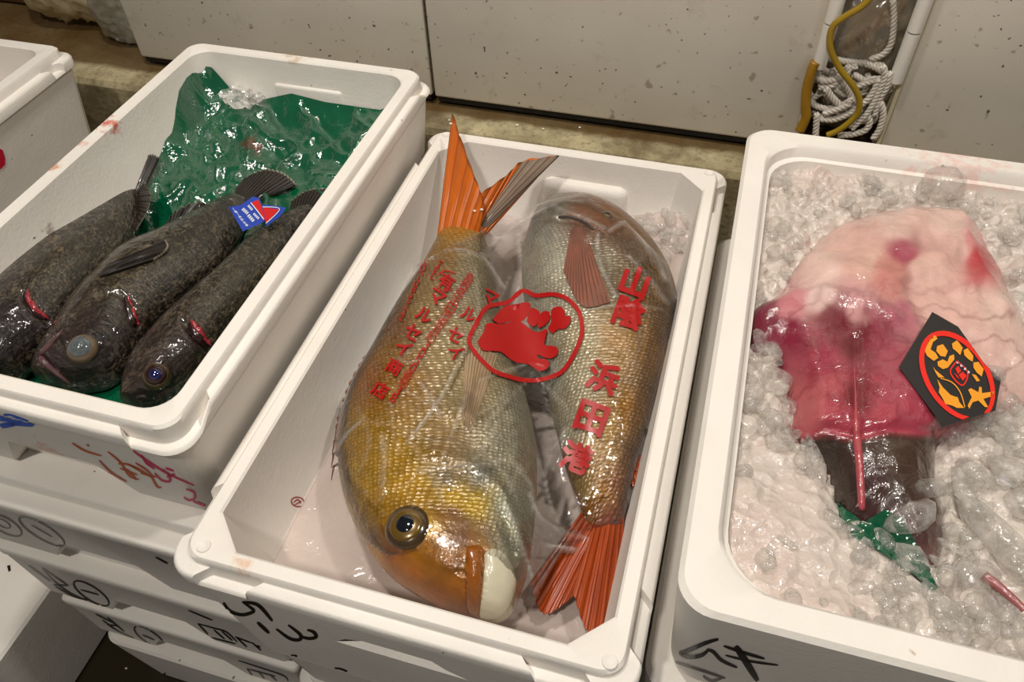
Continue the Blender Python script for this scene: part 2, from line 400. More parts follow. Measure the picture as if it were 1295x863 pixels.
# ------------------------------------------------------------------ foam boxes
def ring(x0, x1, y0, y1, r, z, chamfer=False, nseg=7, ds=(0.02,), dip=None):
    """rounded rectangle, counter-clockwise; ds = distances from the outer corner where a vertex is wanted"""
    P = []
    cor = [(x1 - r, y0 + r, -90), (x1 - r, y1 - r, 0), (x0 + r, y1 - r, 90), (x0 + r, y0 + r, 180)]
    for k, (cx, cy, a0) in enumerate(cor):
        if chamfer:
            a, e = math.radians(a0), math.radians(a0 + 90)
            p, q = np.array((cx + r * math.cos(a), cy + r * math.sin(a))), np.array((cx + r * math.cos(e), cy + r * math.sin(e)))
            P += [tuple(p + (q - p) * i / nseg) for i in range(nseg + 1)]
        else:
            P += [(cx + r * math.cos(math.radians(a0 + 90 * i / nseg)), cy + r * math.sin(math.radians(a0 + 90 * i / nseg))) for i in range(nseg + 1)]
        nx = cor[(k + 1) % 4]; L = P[-1]
        horiz = k in (1, 3)
        a, bb = (y0, y1) if not horiz else (x0, x1)
        if k in (0, 1): lo, hi = (a, bb) if k == 0 else (bb, a)
        else: lo, hi = (bb, a) if k == 2 else (a, bb)
        sg = 1 if hi > lo else -1
        full = abs(hi - lo); m_ = len(ds)
        dd_ = [min(max(d, r + 3e-4 * (i + 1)), full * (0.40 + 0.01 * i)) for i, d in enumerate(ds)]
        for d in dd_ + [full / 2] + [full - d for d in reversed(dd_)]:
            c = lo + sg * d
            P.append((L[0], c) if not horiz else (c, L[1]))
    out = []
    for (x, y) in P:
        zz = z
        if dip:
            dx = min(x - x0, x1 - x); dy = min(y - y0, y1 - y); s = max(dx, dy)
            if dip[0] <= s <= dip[1]: zz = z - dip[2]
        out.append((x, y, zz))
    return out
def foam_box(x0, x1, y0, y1, zrim, h, mat, label, style='ledge', lw=0.011, rw=0.015, drop=0.012, ir=0.022, chamfer=False,
             dip=None, depth=None, grip=(0.035, 0.075, 0.05), group=None, name='foam_box', outr=0.024, lid=False, taper=0.016):
    zb = zrim - h; zf = zrim - (depth or h - 0.028); led = zrim - drop
    ds = (0.028, 0.030, 0.050, 0.052, 0.075, 0.077)
    R = []
    def add(inset, z, r, ch=False, dp=None):
        R.append(ring(x0 + inset, x1 - inset, y0 + inset, y1 - inset, max(r, 0.003), z, ch, ds=ds, dip=dp))
    if style == 'ledge':
        add(taper + 0.006, zb, max(0.006, outr - 0.006)); add(taper, zb + 0.006, outr); add(min(0.0045, taper * 0.4), led - 0.019, outr); add(0.0005, led - 0.0150, outr)
        add(0.0, led - 0.004, outr, dp=dip); add(0.0015, led - 0.0008, outr, dp=dip); add(0.003, led, outr, dp=dip); add(lw - 0.001, led, outr - lw * 0.5, dp=dip); add(lw, led + 0.0008, outr - lw * 0.5)
        add(lw + 0.0004, zrim - 0.0025, outr - lw * 0.5); add(lw + 0.0025, zrim, outr - lw * 0.5)
        add(lw + rw - 0.002, zrim, ir, chamfer); add(lw + rw, zrim - 0.002, ir, chamfer)
        add(lw + rw + 0.001, zrim - 0.012, ir, chamfer); add(lw + rw + 0.013, zf + 0.010, ir, chamfer); add(lw + rw + 0.022, zf, ir, chamfer)
    else:
        add(0.018, zb, outr - 0.006); add(0.012, zb + 0.006, outr); add(0.001, zrim - 0.012, outr); add(0.0005, zrim - 0.004, outr); add(0.004, zrim, outr)
        if lid:
            add(0.05, zrim, outr); add(0.052, zrim + 0.001, outr)
        else:
            add(rw - 0.003, zrim, ir); add(rw, zrim - 0.003, ir); add(rw + 0.002, zrim - 0.014, ir); add(rw + 0.006, zrim - 0.016, ir); add(rw + 0.016, zf + 0.008, ir); add(rw + 0.024, zf, ir)
    n = len(R[0]); V = [p for r_ in R for p in r_]; F = []
    for k in range(len(R) - 1):
        for i in range(n):
            j = (i + 1) % n; F.append((k*n + i, k*n + j, (k+1)*n + j, (k+1)*n + i))
    F.append(tuple(range(n))[::-1]); F.append(tuple((len(R)-1)*n + i for i in range(n)))
    org = ((x0 + x1) / 2, (y0 + y1) / 2, zb)
    o = mk(name, V, F, mat, origin=org, sharp=38)
    if grip:
        tw, bw, gh = grip[:3]; z0g = zb + grip[3] if len(grip) > 3 else zb - 0.002; cx = (x0 + x1) / 2; yy = y0; dd = 0.026
        cut = []
        # wedge: deep at the top, running out to the face at the foot of the box
        pts = [(cx - bw, z0g), (cx + bw, z0g), (cx + tw, zb + gh), (cx - tw, zb + gh)]
        V2 = [(x, yy - 0.03, z) for x, z in pts] + [(x * 0.97 + cx * 0.03, yy + 0.034, z + (0.022 if len(grip) > 3 and z == z0g else 0)) for x, z in pts]
        F2 = [(0,1,2,3), (7,6,5,4), (0,4,5,1), (1,5,6,2), (2,6,7,3), (3,7,4,0)]
        c = mk('cutter', V2, F2, None, smooth=False)
        md = o.modifiers.new('grip', 'BOOLEAN'); md.operation = 'DIFFERENCE'; md.object = c; md.solver = 'EXACT'
        bpy.context.view_layer.update()
        me = bpy.data.meshes.new_from_object(o.evaluated_get(bpy.context.evaluated_depsgraph_get()))
        o.modifiers.clear(); o.data = me; me.name = name
        me.polygons.foreach_set('use_smooth', [True] * len(me.polygons)); me.set_sharp_from_angle(angle=math.radians(38))
        bpy.data.objects.remove(c)
    return tag(o, label, 'foam box', group)

# ------------------------------------------------------------------ the setting
def struct(name, v, f, mat, parent=None, smooth=False):
    o = mk(name, v, f, mat, parent=parent, origin=None if parent else np.mean(np.asarray(v), 0), smooth=smooth)
    if parent is None: o['kind'] = 'structure'
    return o
ZFL = -0.66
struct('floor', *boxmesh(-2.2, 2.4, -1.6, 0.71, ZFL - 0.05, ZFL), M['floor'])
struct('wall_back', *boxmesh(-2.2, 2.4, 1.25, 1.30, ZFL, 1.4), M['backwall'])
# concrete kerb the panels stand on: a bevelled block
kp = [(0.708, ZFL), (0.706, -0.060), (0.711, -0.051), (0.720, -0.0495), (1.25, -0.046), (1.25, ZFL)]
kv = [(x, y, z) for x in (-2.2, 2.4) for y, z in kp]; n_ = len(kp)
struct('trim_1', kv, [tuple(range(n_)), tuple(range(2*n_ - 1, n_ - 1, -1))] + [(i, n_ + i, n_ + (i+1) % n_, (i+1) % n_) for i in range(n_)], M['concrete'])
def bevbox(x0, x1, y0, y1, z0, z1, b=0.003):
    bm = bmesh.new(); vs = [bm.verts.new(p) for p in boxmesh(x0, x1, y0, y1, z0, z1)[0]]
    for f in boxmesh(0,1,0,1,0,1)[1]: bm.faces.new([vs[i] for i in f])
    bmesh.ops.bevel(bm, geom=list(bm.edges), offset=b, segments=2, affect='EDGES', profile=0.5)
    bm.verts.ensure_lookup_table(); bm.verts.index_update()
    v = [tuple(q.co) for q in bm.verts]; f = [tuple(q.index for q in p.verts) for p in bm.faces]; bm.free(); return v, f
ZD = -0.034
doors = []
for k, (a, b_) in enumerate(((-0.562, -0.0605), (-0.0565, 0.459), (0.566, 1.25))):
    v, f = bevbox(a, b_, 0.765, 0.800, ZD, 0.95, 0.004)
    d = struct('door_%d' % (k + 1), v, f, M['door'], smooth=True); d.data.set_sharp_from_angle(angle=math.radians(50)); doors.append(d)
    mk('gap_shade', *boxmesh(a + 0.004, b_ - 0.004, 0.770, 0.796, ZD - 0.009, ZD + 0.001), M['gap_dark'], d, smooth=False)  # dark strip standing in for the shade in the gap under the panel
def pipe(p0, p1, r, seg=16):
    return tube(np.linspace(p0, p1, 2), r, seg)
for d, x, sgn, zz in ((doors[1], 0.4635, 1, ((0.083, 0.138), (0.140, 0.30), (0.302, 0.5))), (doors[2], 0.5555, -1, ((0.076, 0.138), (0.140, 0.30), (0.302, 0.5)))):
    for (z0, z1) in zz:
        mk('hinge_knuckle', *pipe((x, 0.762, z0), (x, 0.762, z1), 0.0085), M['hinge'], d, sharp=40)
    mk('hinge_leaf', *bevbox(min(x - 0.001, x - sgn * 0.009), max(x + 0.001, x - sgn * 0.009), 0.7605, 0.7645, 0.125, 0.5, 0.001), M['edge'], d, smooth=False)
    xe = 0.461 if sgn > 0 else 0.563
    mk('edge_trim', *bevbox(xe - 0.0025, xe + 0.0025, 0.7635, 0.800, ZD + 0.004, 0.94, 0.001), M['edge'] if sgn < 0 else M['door'], d, smooth=False)

# ------------------------------------------------------------------ boxes in their stacks
BLOOD = (196, 70, 44)
fo_rock = foam('foam_rockfish_box', [((-0.357, 0.452, 0.07), 0.030, (206, 84, 60), 0.85), ((-0.360, 0.36, 0.07), 0.020, (206, 130, 84), 0.7), ((-0.358, 0.405, 0.07), 0.018, (214, 150, 130), 0.6),
                                     ((-0.20, 0.655, 0.07), 0.035, (190, 150, 96), 0.5), ((-0.19, 0.07, -0.03), 0.05, (226, 150, 110), 0.55), ((-0.335, 0.30, 0.03), 0.022, (90, 60, 40), 0.6)])
fo_mid = foam('foam_bream_box', [((0.055, 0.006, 0.0), 0.018, (216, 160, 110), 0.55)])
fo_right = foam('foam_monkfish_box', [((0.62, 0.61, 0.055), 0.10, (232, 170, 160), 0.45), ((0.70, 0.60, 0.03), 0.03, (214, 176, 96), 0.6), ((0.545, 0.043, 0.07), 0.005, (150, 110, 50), 0.9)])
fo_plain = foam('foam_plain')
rock_box = foam_box(-0.372, -0.012, 0.058, 0.668, 0.070, 0.152, fo_rock, 'white foam fish box lined with a green plastic sheet, holding three dark fish', lw=0.010, rw=0.017, drop=0.009, ir=0.026, dip=(0.0, 0.050, 0.011), grip=(0.05, 0.08, 0.055))
mid_box = foam_box(-0.011, 0.382, -0.012, 0.648, 0.0, 0.205, fo_mid, 'white foam fish box holding two bagged orange-tailed fish', lw=0.012, rw=0.015, drop=0.008, ir=0.030, chamfer=True, dip=(0.029, 0.076, 0.010), grip=(0.032, 0.062, 0.140, 0.100), depth=0.118)
right_box = foam_box(0.392, 0.775, 0.032, 0.632, 0.070, 0.155, fo_right, 'white foam fish box full of ice with a pink skinned fish', style='plain', rw=0.026, ir=0.045, grip=None, outr=0.026)
GR = 'empty foam boxes stacked under the fish boxes'
box_a = foam_box(-0.374, 0.002 - 0.014, 0.034, 0.655, -0.084, 0.145, fo_plain, 'white foam box directly under the green-lined box of dark fish', grip=(0.05, 0.08, 0.05), rw=0.040, lw=0.021, drop=0.014, taper=0.007, group=GR, outr=0.010)
box_b = foam_box(-0.368, -0.012, 0.036, 0.655, -0.231, 0.145, fo_plain, 'white foam box second below the box of dark fish, marked with a circled stroke', grip=(0.05, 0.08, 0.05), rw=0.040, lw=0.021, drop=0.014, taper=0.005, group=GR, outr=0.007)
box_c = foam_box(-0.358, -0.012, 0.040, 0.655, -0.378, 0.125, fo_plain, 'white foam box third below the box of dark fish', grip=(0.05, 0.08, 0.045), rw=0.040, lw=0.021, drop=0.014, taper=0.005, group=GR, outr=0.007)
box_d = foam_box(-0.345, -0.012, 0.034, 0.655, -0.505, 0.155, fo_plain, 'white round-edged foam box at the foot of the dark fish stack', style='plain', rw=0.06, grip=None, group=GR)
foam_box(-0.005, 0.378, 0.012, 0.645, -0.207, 0.15, fo_plain, 'white foam box directly under the box of two bagged fish', grip=(0.034, 0.075, 0.08), group=GR)
foam_box(0.0, 0.376, 0.016, 0.645, -0.359, 0.301, fo_plain, 'tall white foam box at the foot of the bagged fish stack', grip=None, group=GR)
under_r = foam_box(0.386, 0.77, 0.030, 0.622, -0.087, 0.16, fo_plain, 'white foam box directly under the ice-filled box of pink fish', style='plain', rw=0.026, grip=None, group=GR)
foam_box(0.39, 0.77, 0.03, 0.62, -0.249, 0.411, fo_plain, 'tall white foam box at the foot of the ice-filled box stack', grip=None, group=GR)
far_box = foam_box(-0.90, -0.545, 0.16, 0.628, 0.060, 0.15, fo_plain, 'white foam box holding a little ice with a red sticker on its side', lw=0.010, rw=0.017, drop=0.014, dip=(0.029, 0.051, 0.010), grip=None, outr=0.014)
foam_box(-0.90, -0.55, 0.165, 0.622, -0.092, 0.568, fo_plain, 'tall white foam box under the box with the red sticker', grip=None, group=GR)
low_box = foam_box(-0.80, -0.425, -0.06, 0.140, -0.455, 0.205, fo_plain, 'closed white foam box on the dark floor beside the box stack', style='plain', lid=True, grip=None)
# small moulded studs on the corners of the bream box rim
for (x, y) in ((0.018, 0.012), (0.358, 0.010), (0.358, 0.626), (0.014, 0.626)):
    rr = 0.0062; V = []; F = []
    for k, (q, z) in enumerate(((1.0, 0.0), (0.9, 0.0012), (0.7, 0.0012), (0.5, 0.0002))):
        V += [(x + rr*q*math.cos(t*math.pi/10), y + rr*q*math.sin(t*math.pi/10), z) for t in range(20)]
    for k in range(3): F += [(k*20 + i, k*20 + (i+1) % 20, (k+1)*20 + (i+1) % 20, (k+1)*20 + i) for i in range(20)]
    F.append(tuple(60 + i for i in range(20)))
    mk('corner_stud', V, F, fo_mid, mid_box, sharp=50)
# hand-hold bulges on the inside of the back walls
def bulge(parent, x0, x1, y, z0, z1, t, mat):
    v, f = bevbox(x0, x1, y - t, y + 0.03, z0, z1, min(0.011, t * 0.9)); mk('grip_bulge', v, f, mat, parent, sharp=60)
bulge(mid_box, 0.150, 0.262, 0.617, -0.104, -0.034, 0.012, fo_mid)
bulge(rock_box, -0.235, -0.135, 0.6375, -0.05, 0.036, 0.004, fo_rock)

# ------------------------------------------------------------------ ink, print: thin shapes laid onto a surface
def tri_split(tris, L):
    out, st = [], [t for t in tris if len(t) == 3]
    while st:
        a, b, c = st.pop()
        d = [math.dist(a, b), math.dist(b, c), math.dist(c, a)]; m = max(d)
        if m <= L: out.append((a, b, c)); continue
        if d[0] == m: q = ((a[0]+b[0])/2, (a[1]+b[1])/2); st += [(a, q, c), (q, b, c)]
        elif d[1] == m: q = ((b[0]+c[0])/2, (b[1]+c[1])/2); st += [(a, b, q), (a, q, c)]
        else: q = ((c[0]+a[0])/2, (c[1]+a[1])/2); st += [(a, b, q), (q, b, c)]
    return out
def decal(name, tris, bvh, parent, mat, off=0.0005, L=3.0, zmax=None):
    V, F, idx = [], [], {}
    def vid(p):
        k = (round(p[0], 3), round(p[1], 3))
        if k not in idx:
            h = hit(p[0], p[1], bvh, off)
            idx[k] = -1 if h is None else len(V)
            if h: V.append(tuple(h[0]))
        return idx[k]
    for t in tri_split(tris, L):
        i = [vid(p) for p in t]
        if min(i) < 0 or len(set(i)) < 3: continue
        e = max(math.dist(V[i[0]], V[i[1]]), math.dist(V[i[1]], V[i[2]]), math.dist(V[i[2]], V[i[0]]))
        if e > 0.016: continue
        F.append(i)
    if not F: return None
    return mk(name, V, F, mat, parent)
def stroke(pts, w, taper=0.5, n=None):
    """brush stroke polygon in pixels -> triangles"""
    P = catmull(pts, n or max(8, 6 * len(pts))); T = np.gradient(P, axis=0); T /= np.linalg.norm(T, axis=1)[:, None] + 1e-9
    N = np.stack([-T[:, 1], T[:, 0]], 1); u = np.linspace(0, 1, len(P))
    ww = w / 2 * (1 - taper * np.abs(2*u - 1) ** 3)
    A, B_ = P + N * ww[:, None], P - N * ww[:, None]
    tr = []
    for i in range(len(P) - 1):
        tr += [(tuple(A[i]), tuple(B_[i]), tuple(A[i+1])), (tuple(B_[i]), tuple(B_[i+1]), tuple(A[i+1]))]
    tr = [('new',)] + tr
    return tr
def ellipse(cx, cy, a, b, ang, w, arc=(0, 360)):
    t = np.radians(np.linspace(arc[0], arc[1], 26)); c, s = math.cos(math.radians(ang)), math.sin(math.radians(ang))
    return stroke(np.stack([cx + a*np.cos(t)*c - b*np.sin(t)*s, cy + a*np.cos(t)*s + b*np.sin(t)*c], 1), w, 0.3, 40)
def poly(pts):
    pts = [tuple(map(float, p)) for p in pts]
    tr = tessellate_polygon([[Vector((x, y, 0)) for x, y in pts]])
    return [(pts[a], pts[b], pts[c]) for a, b, c in tr]
def zz(pts, sc, ox, oy): return [(ox + x / sc, oy + y / sc) for x, y in pts]
_glyphs = {}
def glyph(ch, bold=0.0):
    if (ch, bold) not in _glyphs:
        cu = bpy.data.curves.new('t', 'FONT'); cu.body = ch; cu.size = 1.0; cu.offset = bold; cu.resolution_u = 3
        o = bpy.data.objects.new('t', cu); COL.objects.link(o); bpy.context.view_layer.update()
        me = bpy.data.meshes.new_from_object(o.evaluated_get(bpy.context.evaluated_depsgraph_get()))
        me.calc_loop_triangles(); v = [tuple(q.co[:2]) for q in me.vertices]
        tr = [tuple(v[i] for i in t.vertices) for t in me.loop_triangles]
        bpy.data.objects.remove(o); bpy.data.curves.remove(cu); bpy.data.meshes.remove(me)
        if tr:
            xs = [p[0] for t in tr for p in t]; ys = [p[1] for t in tr for p in t]
            b = (min(xs), max(xs), min(ys), max(ys))
        else: b = (0, 1, 0, 1)
        _glyphs[(ch, bold)] = (tr, b)
    return _glyphs[(ch, bold)]
def put_glyph(ch, c, U, V_, bold=0.0, fill=0.92):
    """glyph centred at pixel c; U = pixel vector of its width, V_ = pixel vector of its height (upwards in the letter)"""
    tr, b = glyph(ch, bold); cx, cy = (b[0]+b[1])/2, (b[2]+b[3])/2; s = fill / max(b[1]-b[0], b[3]-b[2])
    f = lambda p: (c[0] + U[0]*(p[0]-cx)*s + V_[0]*(p[1]-cy)*s, c[1] + U[1]*(p[0]-cx)*s + V_[1]*(p[1]-cy)*s)
    return [tuple(f(p) for p in t) for t in tr]

def marks(box, name, mat, strokes, w, sc=1, ox=0, oy=0, label=None):
    bv = bvh_of(box)
    for s in strokes:
        o = decal('pen_stroke', stroke(zz(s, sc, ox, oy), w), bv, box, mat)
        if o and label: o['label'] = label
z7 = (4.544, 0, 430); z6 = (3.925, 160, 440); z1 = (4.714, 0, 680); z2 = (4.981, 220, 730); z9 = (4.625, 820, 690)
marks(rock_box, 'handwriting', M['orange_ink'], [[(415,590),(490,635),(585,665)], [(500,600),(512,608)], [(540,742),(640,770)], [(570,690),(640,760),(730,815)], [(620,640),(690,700),(745,780),(800,800)], [(680,710),(740,715),(818,760)], [(690,735),(790,775)]], 2.6, *z7, label='orange marker writing')
marks(rock_box, 'handwriting', M['orange_ink'], [[(0,575),(60,600),(120,640)], [(45,570),(110,615),(150,685),(175,690)], [(70,620),(150,640)], [(0,600),(50,655)]], 2.8, *z6, label='orange marker writing')
marks(rock_box, 'handwriting', M['magenta_ink'], [[(22,500),(90,550),(200,620),(335,682)], [(75,530),(100,570),(140,600)], [(140,620),(175,655),(215,660),(210,630),(180,600)], [(195,595),(235,610)], [(200,640),(240,625)], [(295,700),(335,715),(340,745),(310,755),(285,740)], [(330,760),(395,785)]], 3.0, *z6, label='magenta marker writing')
marks(rock_box, 'handwriting', M['blue_ink'], [[(-10,440),(60,435),(200,485)], [(-10,490),(80,480),(190,490)], [(30,430),(80,490)], [(10,500),(130,470)], [(-10,455),(150,462)]], 5.0, *z7, label='blue marker writing')
def marks_tr(box, tr, label='black marker writing'):
    bv = bvh_of(box); cur = []
    for t in tr + [('new',)]:
        if len(t) == 1:
            if cur: 
                o = decal('pen_stroke', cur, bv, box, M['black_ink'])
            cur = []
        else: cur.append(t)
marks_tr(box_a, ellipse(53, 672, 33, 9, 31, 2.2) + stroke([(40, 664), (66, 679)], 1.6) + ellipse(6, 664, 24, 9, 29, 2.2) + ellipse(4, 662, 10, 4, 29, 1.6) + stroke(zz([(82,500),(155,540)], 4.794, 180, 600), 2.6))
marks_tr(box_b, sum((stroke(zz(s, *z1), 2.2) for s in ([(170,165),(300,260)],[(250,185),(330,265),(420,330),(520,375)],[(250,180),(400,280)],[(320,280),(410,285)],[(330,290),(440,350),(525,370)],[(480,310),(590,340)])), []) + ellipse(0 + 545/4.714, 680 + 332/4.714, 26, 8.5, 33, 2.4)
         + sum((stroke(zz(s, *z2), 2.0) for s in ([(90,208),(245,272)],[(150,290),(215,360)],[(150,292),(250,320),(330,345),(400,410)],[(235,380),(390,420)],[(250,330),(320,390)],[(300,340),(370,400)],[(390,375),(460,440)],[(385,375),(490,415)],[(490,410),(550,462)],[(520,430),(545,440)])), []))
marks_tr(box_c, sum((stroke(zz(s, *z1), 2.0) for s in ([(570,455),(680,510)],[(610,490),(700,555),(800,600)],[(640,475),(740,560)],[(640,520),(700,525)],[(850,580),(920,610)])), []) + ellipse(890/4.714, 680 + 592/4.714, 22, 7.5, 33, 2.0)
         + sum((stroke(zz(s, *z2), 2.0) for s in ([(405,525),(560,575),(690,620),(720,655)],[(460,575),(510,640)],[(465,578),(640,625)],[(530,590),(570,640)],[(600,610),(650,655)])), []))
marks_tr(box_d, sum((stroke(zz(s, *z1), 2.4) for s in ([(840,790),(900,850)],[(890,780),(960,840)],[(870,800),(950,830)])), []) + ellipse(1035/4.714, 680 + 850/4.714, 14, 6, 33, 2.0))
marks_tr(mid_box, sum((stroke(zz(s, *z2), 4.4) for s in ([(312,158),(350,210),(420,235),(480,225),(500,205),(440,160)],[(430,155),(530,175),(620,275)],[(525,282),(600,352)],[(645,325),(720,380),(770,395),(800,385),(790,355),(720,300)],[(790,370),(850,385),(895,375),(880,345),(840,330)])), [])
         + sum((stroke(zz(s, *z2), 2.4) for s in ([(700,495),(750,505),(770,495),(730,490)],[(820,515),(865,545)],[(905,572),(1005,637)],[(1140,665),(1130,640),(1100,600),(1040,575),(990,580),(1000,610),(1050,650)])), []))
marks_tr(right_box, sum((stroke(zz(s, *z9), w) for s, w in (([(410,545),(330,570),(220,620),(195,630),(240,650),(310,640),(350,610)], 6.5),([(340,605),(380,620),(430,670),(520,712)], 5),([(440,585),(560,625),(680,660)], 4.5),([(450,640),(600,675),(760,698)], 3.5),([(510,585),(560,660),(640,790)], 9),([(155,680),(300,725),(450,775)], 4),([(320,760),(370,790),(440,770)], 4))), []))
o = decal('stamp', ellipse(376, 635, 8, 6, 10, 1.6) + stroke([(371, 636), (376, 632), (380, 637)], 1.6) + stroke([(372, 639), (381, 634)], 1.4), bvh_of(mid_box), mid_box, M['red_print'])
o = decal('sticker', poly([(-20, 188), (-4, 186), (3, 190), (6, 200), (6, 208), (0, 214), (-20, 214)]), bvh_of(far_box), far_box, simple('crimson_sticker', (206, 12, 52), 0.4), 0.0008)

# ------------------------------------------------------------------ fish
def idw(P, picks, power=3.0):
    Q = np.array([p[:2] for p in picks], float); C = np.array([lin(p[2]) for p in picks])
    d = np.linalg.norm(P[:, None, :] - Q[None], axis=2) + 1.0
    w = d ** -power; return (w[:, :, None] * C[None]).sum(1) / w.sum(1)[:, None]
def polyd(P, line):
    """distance of points P to a polyline"""
    L = np.asarray(line, float); best = np.full(len(P), 1e9)
    for a, b in zip(L[:-1], L[1:]):
        ab = b - a; t = np.clip(((P - a) @ ab) / (ab @ ab + 1e-9), 0, 1); best = np.minimum(best, np.linalg.norm(P - (a + t[:, None] * ab), axis=1))
    return best
def fish_body(name, st, zs, tk, mat, picks, parent, nst=170, nr=72, usc=0.0038, grooves=(), ridges=(), noscale=(), below=0.8, pw=0.86, colfn=None, rough=0.0, sat=1.0):
    """st: (left px, left py, right px, right py) along the body, tail first; zs height of its side line; tk thickness above it"""
    st = np.asarray(st, float); m = len(st)
    zs = np.interp(np.linspace(0, 1, m), np.linspace(0, 1, len(zs)), zs); tk = np.interp(np.linspace(0, 1, m), np.linspace(0, 1, len(tk)), tk)
    A = np.array([pix(s[0], s[1], z) for s, z in zip(st, zs)]); B_ = np.array([pix(s[2], s[3], z) for s, z in zip(st, zs)])
    A, B_, T = catmull(A, nst), catmull(B_, nst), catmull(tk[:, None], nst)[:, 0]
    C, H = (A + B_) / 2, (B_ - A) / 2
    arc = np.concatenate([[0], np.cumsum(np.linalg.norm(np.diff(C, axis=0), axis=1))])
    V, UV = [], []
    th = np.linspace(0, 2 * math.pi, nr, endpoint=False)
    c, s = np.cos(th), np.sin(th)
    cc = np.sign(c) * np.abs(c) ** pw; ss = np.sign(s) * np.abs(s) ** 0.95
    for k in range(nst):
        hw = np.linalg.norm(H[k]); up = np.where(ss > 0, T[k] * ss, T[k] * below * ss)
        P = C[k] + H[k] * cc[:, None]; P[:, 2] += up; V.append(P)
        lat = np.where(th <= math.pi, th, 2*math.pi - th) / math.pi * (hw + T[k]) * 1.35
        UV.append(np.stack([np.full(nr, arc[k]) / usc, lat / usc], 1))
    V = np.concatenate(V); UV = np.concatenate(UV); F = []
    for k in range(nst - 1):
        for j in range(nr):
            j2 = (j + 1) % nr; F.append((k*nr + j, (k+1)*nr + j, (k+1)*nr + j2, k*nr + j2))
    F.append(tuple(range(nr))); F.append(tuple((nst-1)*nr + j for j in range(nr))[::-1])
    px = proj(V); top = np.tile(ss > 0.02, nst)
    for line, wd, dep in list(grooves):
        d = polyd(px, line); V[:, 2] -= np.where(top, dep * np.exp(-(d / wd) ** 2), 0)
    for line, wd, dep in list(ridges):
        d = polyd(px, line); V[:, 2] += np.where(top, dep * np.exp(-(d / wd) ** 2), 0)
    col = idw(px, picks)
    if sat != 1.0:
        lum = col.mean(1, keepdims=True); col = np.clip(lum + (col - lum) * sat, 0.004, 1) * 0.78
    if colfn is not None: col = colfn(px, col)
    o = mk(name, V, F, mat, parent, col=col, uv=UV)
    k = np.ones(len(V))
    for pg, soft in noscale:
        inside = inpoly(px, pg); d = polyd(px, list(pg) + [pg[0]]); k *= np.where(inside, np.clip(1 - d / soft, 0, 1), 1)
    a = o.data.attributes.new('Scl', 'FLOAT', 'POINT'); a.data.foreach_set('value', k)
    if rough:
        co_ = np.empty(len(V) * 3); o.data.vertices.foreach_get('co', co_); co_ = co_.reshape(-1, 3)
        for i in np.nonzero(top & (k < 0.95))[0]:
            w = co_[i]; co_[i, 2] += rough * (1 - k[i]) * ((1 - 2*abs(noise.noise((w[0]*55, w[1]*55, 1.0)))) + 0.6*(1 - 2*abs(noise.noise((w[0]*120, w[1]*120, 5.0)))) - 0.4)
        o.data.vertices.foreach_set('co', co_.ravel()); o.data.update()
    return o
def inpoly(P, pg):
    pg = np.asarray(pg, float); x, y = P[:, 0], P[:, 1]; r = np.zeros(len(P), bool); j = len(pg) - 1
    for i in range(len(pg)):
        (xi, yi), (xj, yj) = pg[i], pg[j]
        r ^= ((yi > y) != (yj > y)) & (x < (xj - xi) * (y - yi) / (yj - yi + 1e-12) + xi); j = i
    return r
def fin(name, base, tip, mat, parent, zb, zt, nu=60, nv=16, rip=0.0008, rays=12, thick=0.0010, jag=0.0, bvh=None, off=0.001, bow=0.0):
    """membrane between a base line and a tip line (pixels), with ray ridges; zb / zt = heights at base and tip (lists run along u)"""
    b = catmull(base, nu); t = catmull(tip, nu); u = np.linspace(0, 1, nu)
    zb_ = np.interp(u, np.linspace(0, 1, len(zb)), zb) if bvh is None else None
    zt_ = np.interp(u, np.linspace(0, 1, len(zt)), zt) if bvh is None else None
    V, UV = [], []
    rng = random.Random(len(name) + int(base[0][0]))
    for i in range(nu):
        j_ = jag * (0.5 + 0.5 * math.cos(2*math.pi*u[i]*rays)) * rng.uniform(0.4, 1.0)
        for k in range(nv):
            v = k / (nv - 1); vv = v * (1 - j_)
            q = b[i] * (1 - vv) + t[i] * vv
            wob = rip * math.sin(math.pi * u[i] * rays) ** 2 * min(1, v * 3)
            if bvh is not None:
                h = hit(q[0], q[1], bvh, off + wob)
                p = np.array(h[0]) if h else (V[-1] if V else pix(q[0], q[1], 0))
            else:
                z = zb_[i] * (1 - vv) + zt_[i] * vv + bow * math.sin(math.pi * v) * math.sin(math.pi * u[i])
                p = pix(q[0], q[1], z); p[2] += wob
            V.append(p); UV.append((u[i], v))
    n = len(V); V = np.array(V)
    W_ = V.copy(); W_[:, 2] -= thick
    F = []
    for i in range(nu - 1):
        for k in range(nv - 1):
            a = i*nv + k; q = (a, a + 1, a + nv + 1, a + nv)
            F.append(q[::-1]); F.append(tuple(x + n for x in q))
    rim = [i*nv for i in range(nu)] + [(nu-1)*nv + k for k in range(1, nv)] + [i*nv + nv - 1 for i in range(nu-2, -1, -1)] + [k for k in range(nv-2, 0, -1)]
    for a, c in zip(rim, rim[1:] + rim[:1]): F.append((a, c, c + n, a + n))
    return mk(name, np.concatenate([V, W_]), F, mat, parent, uv=UV + UV, sharp=60)
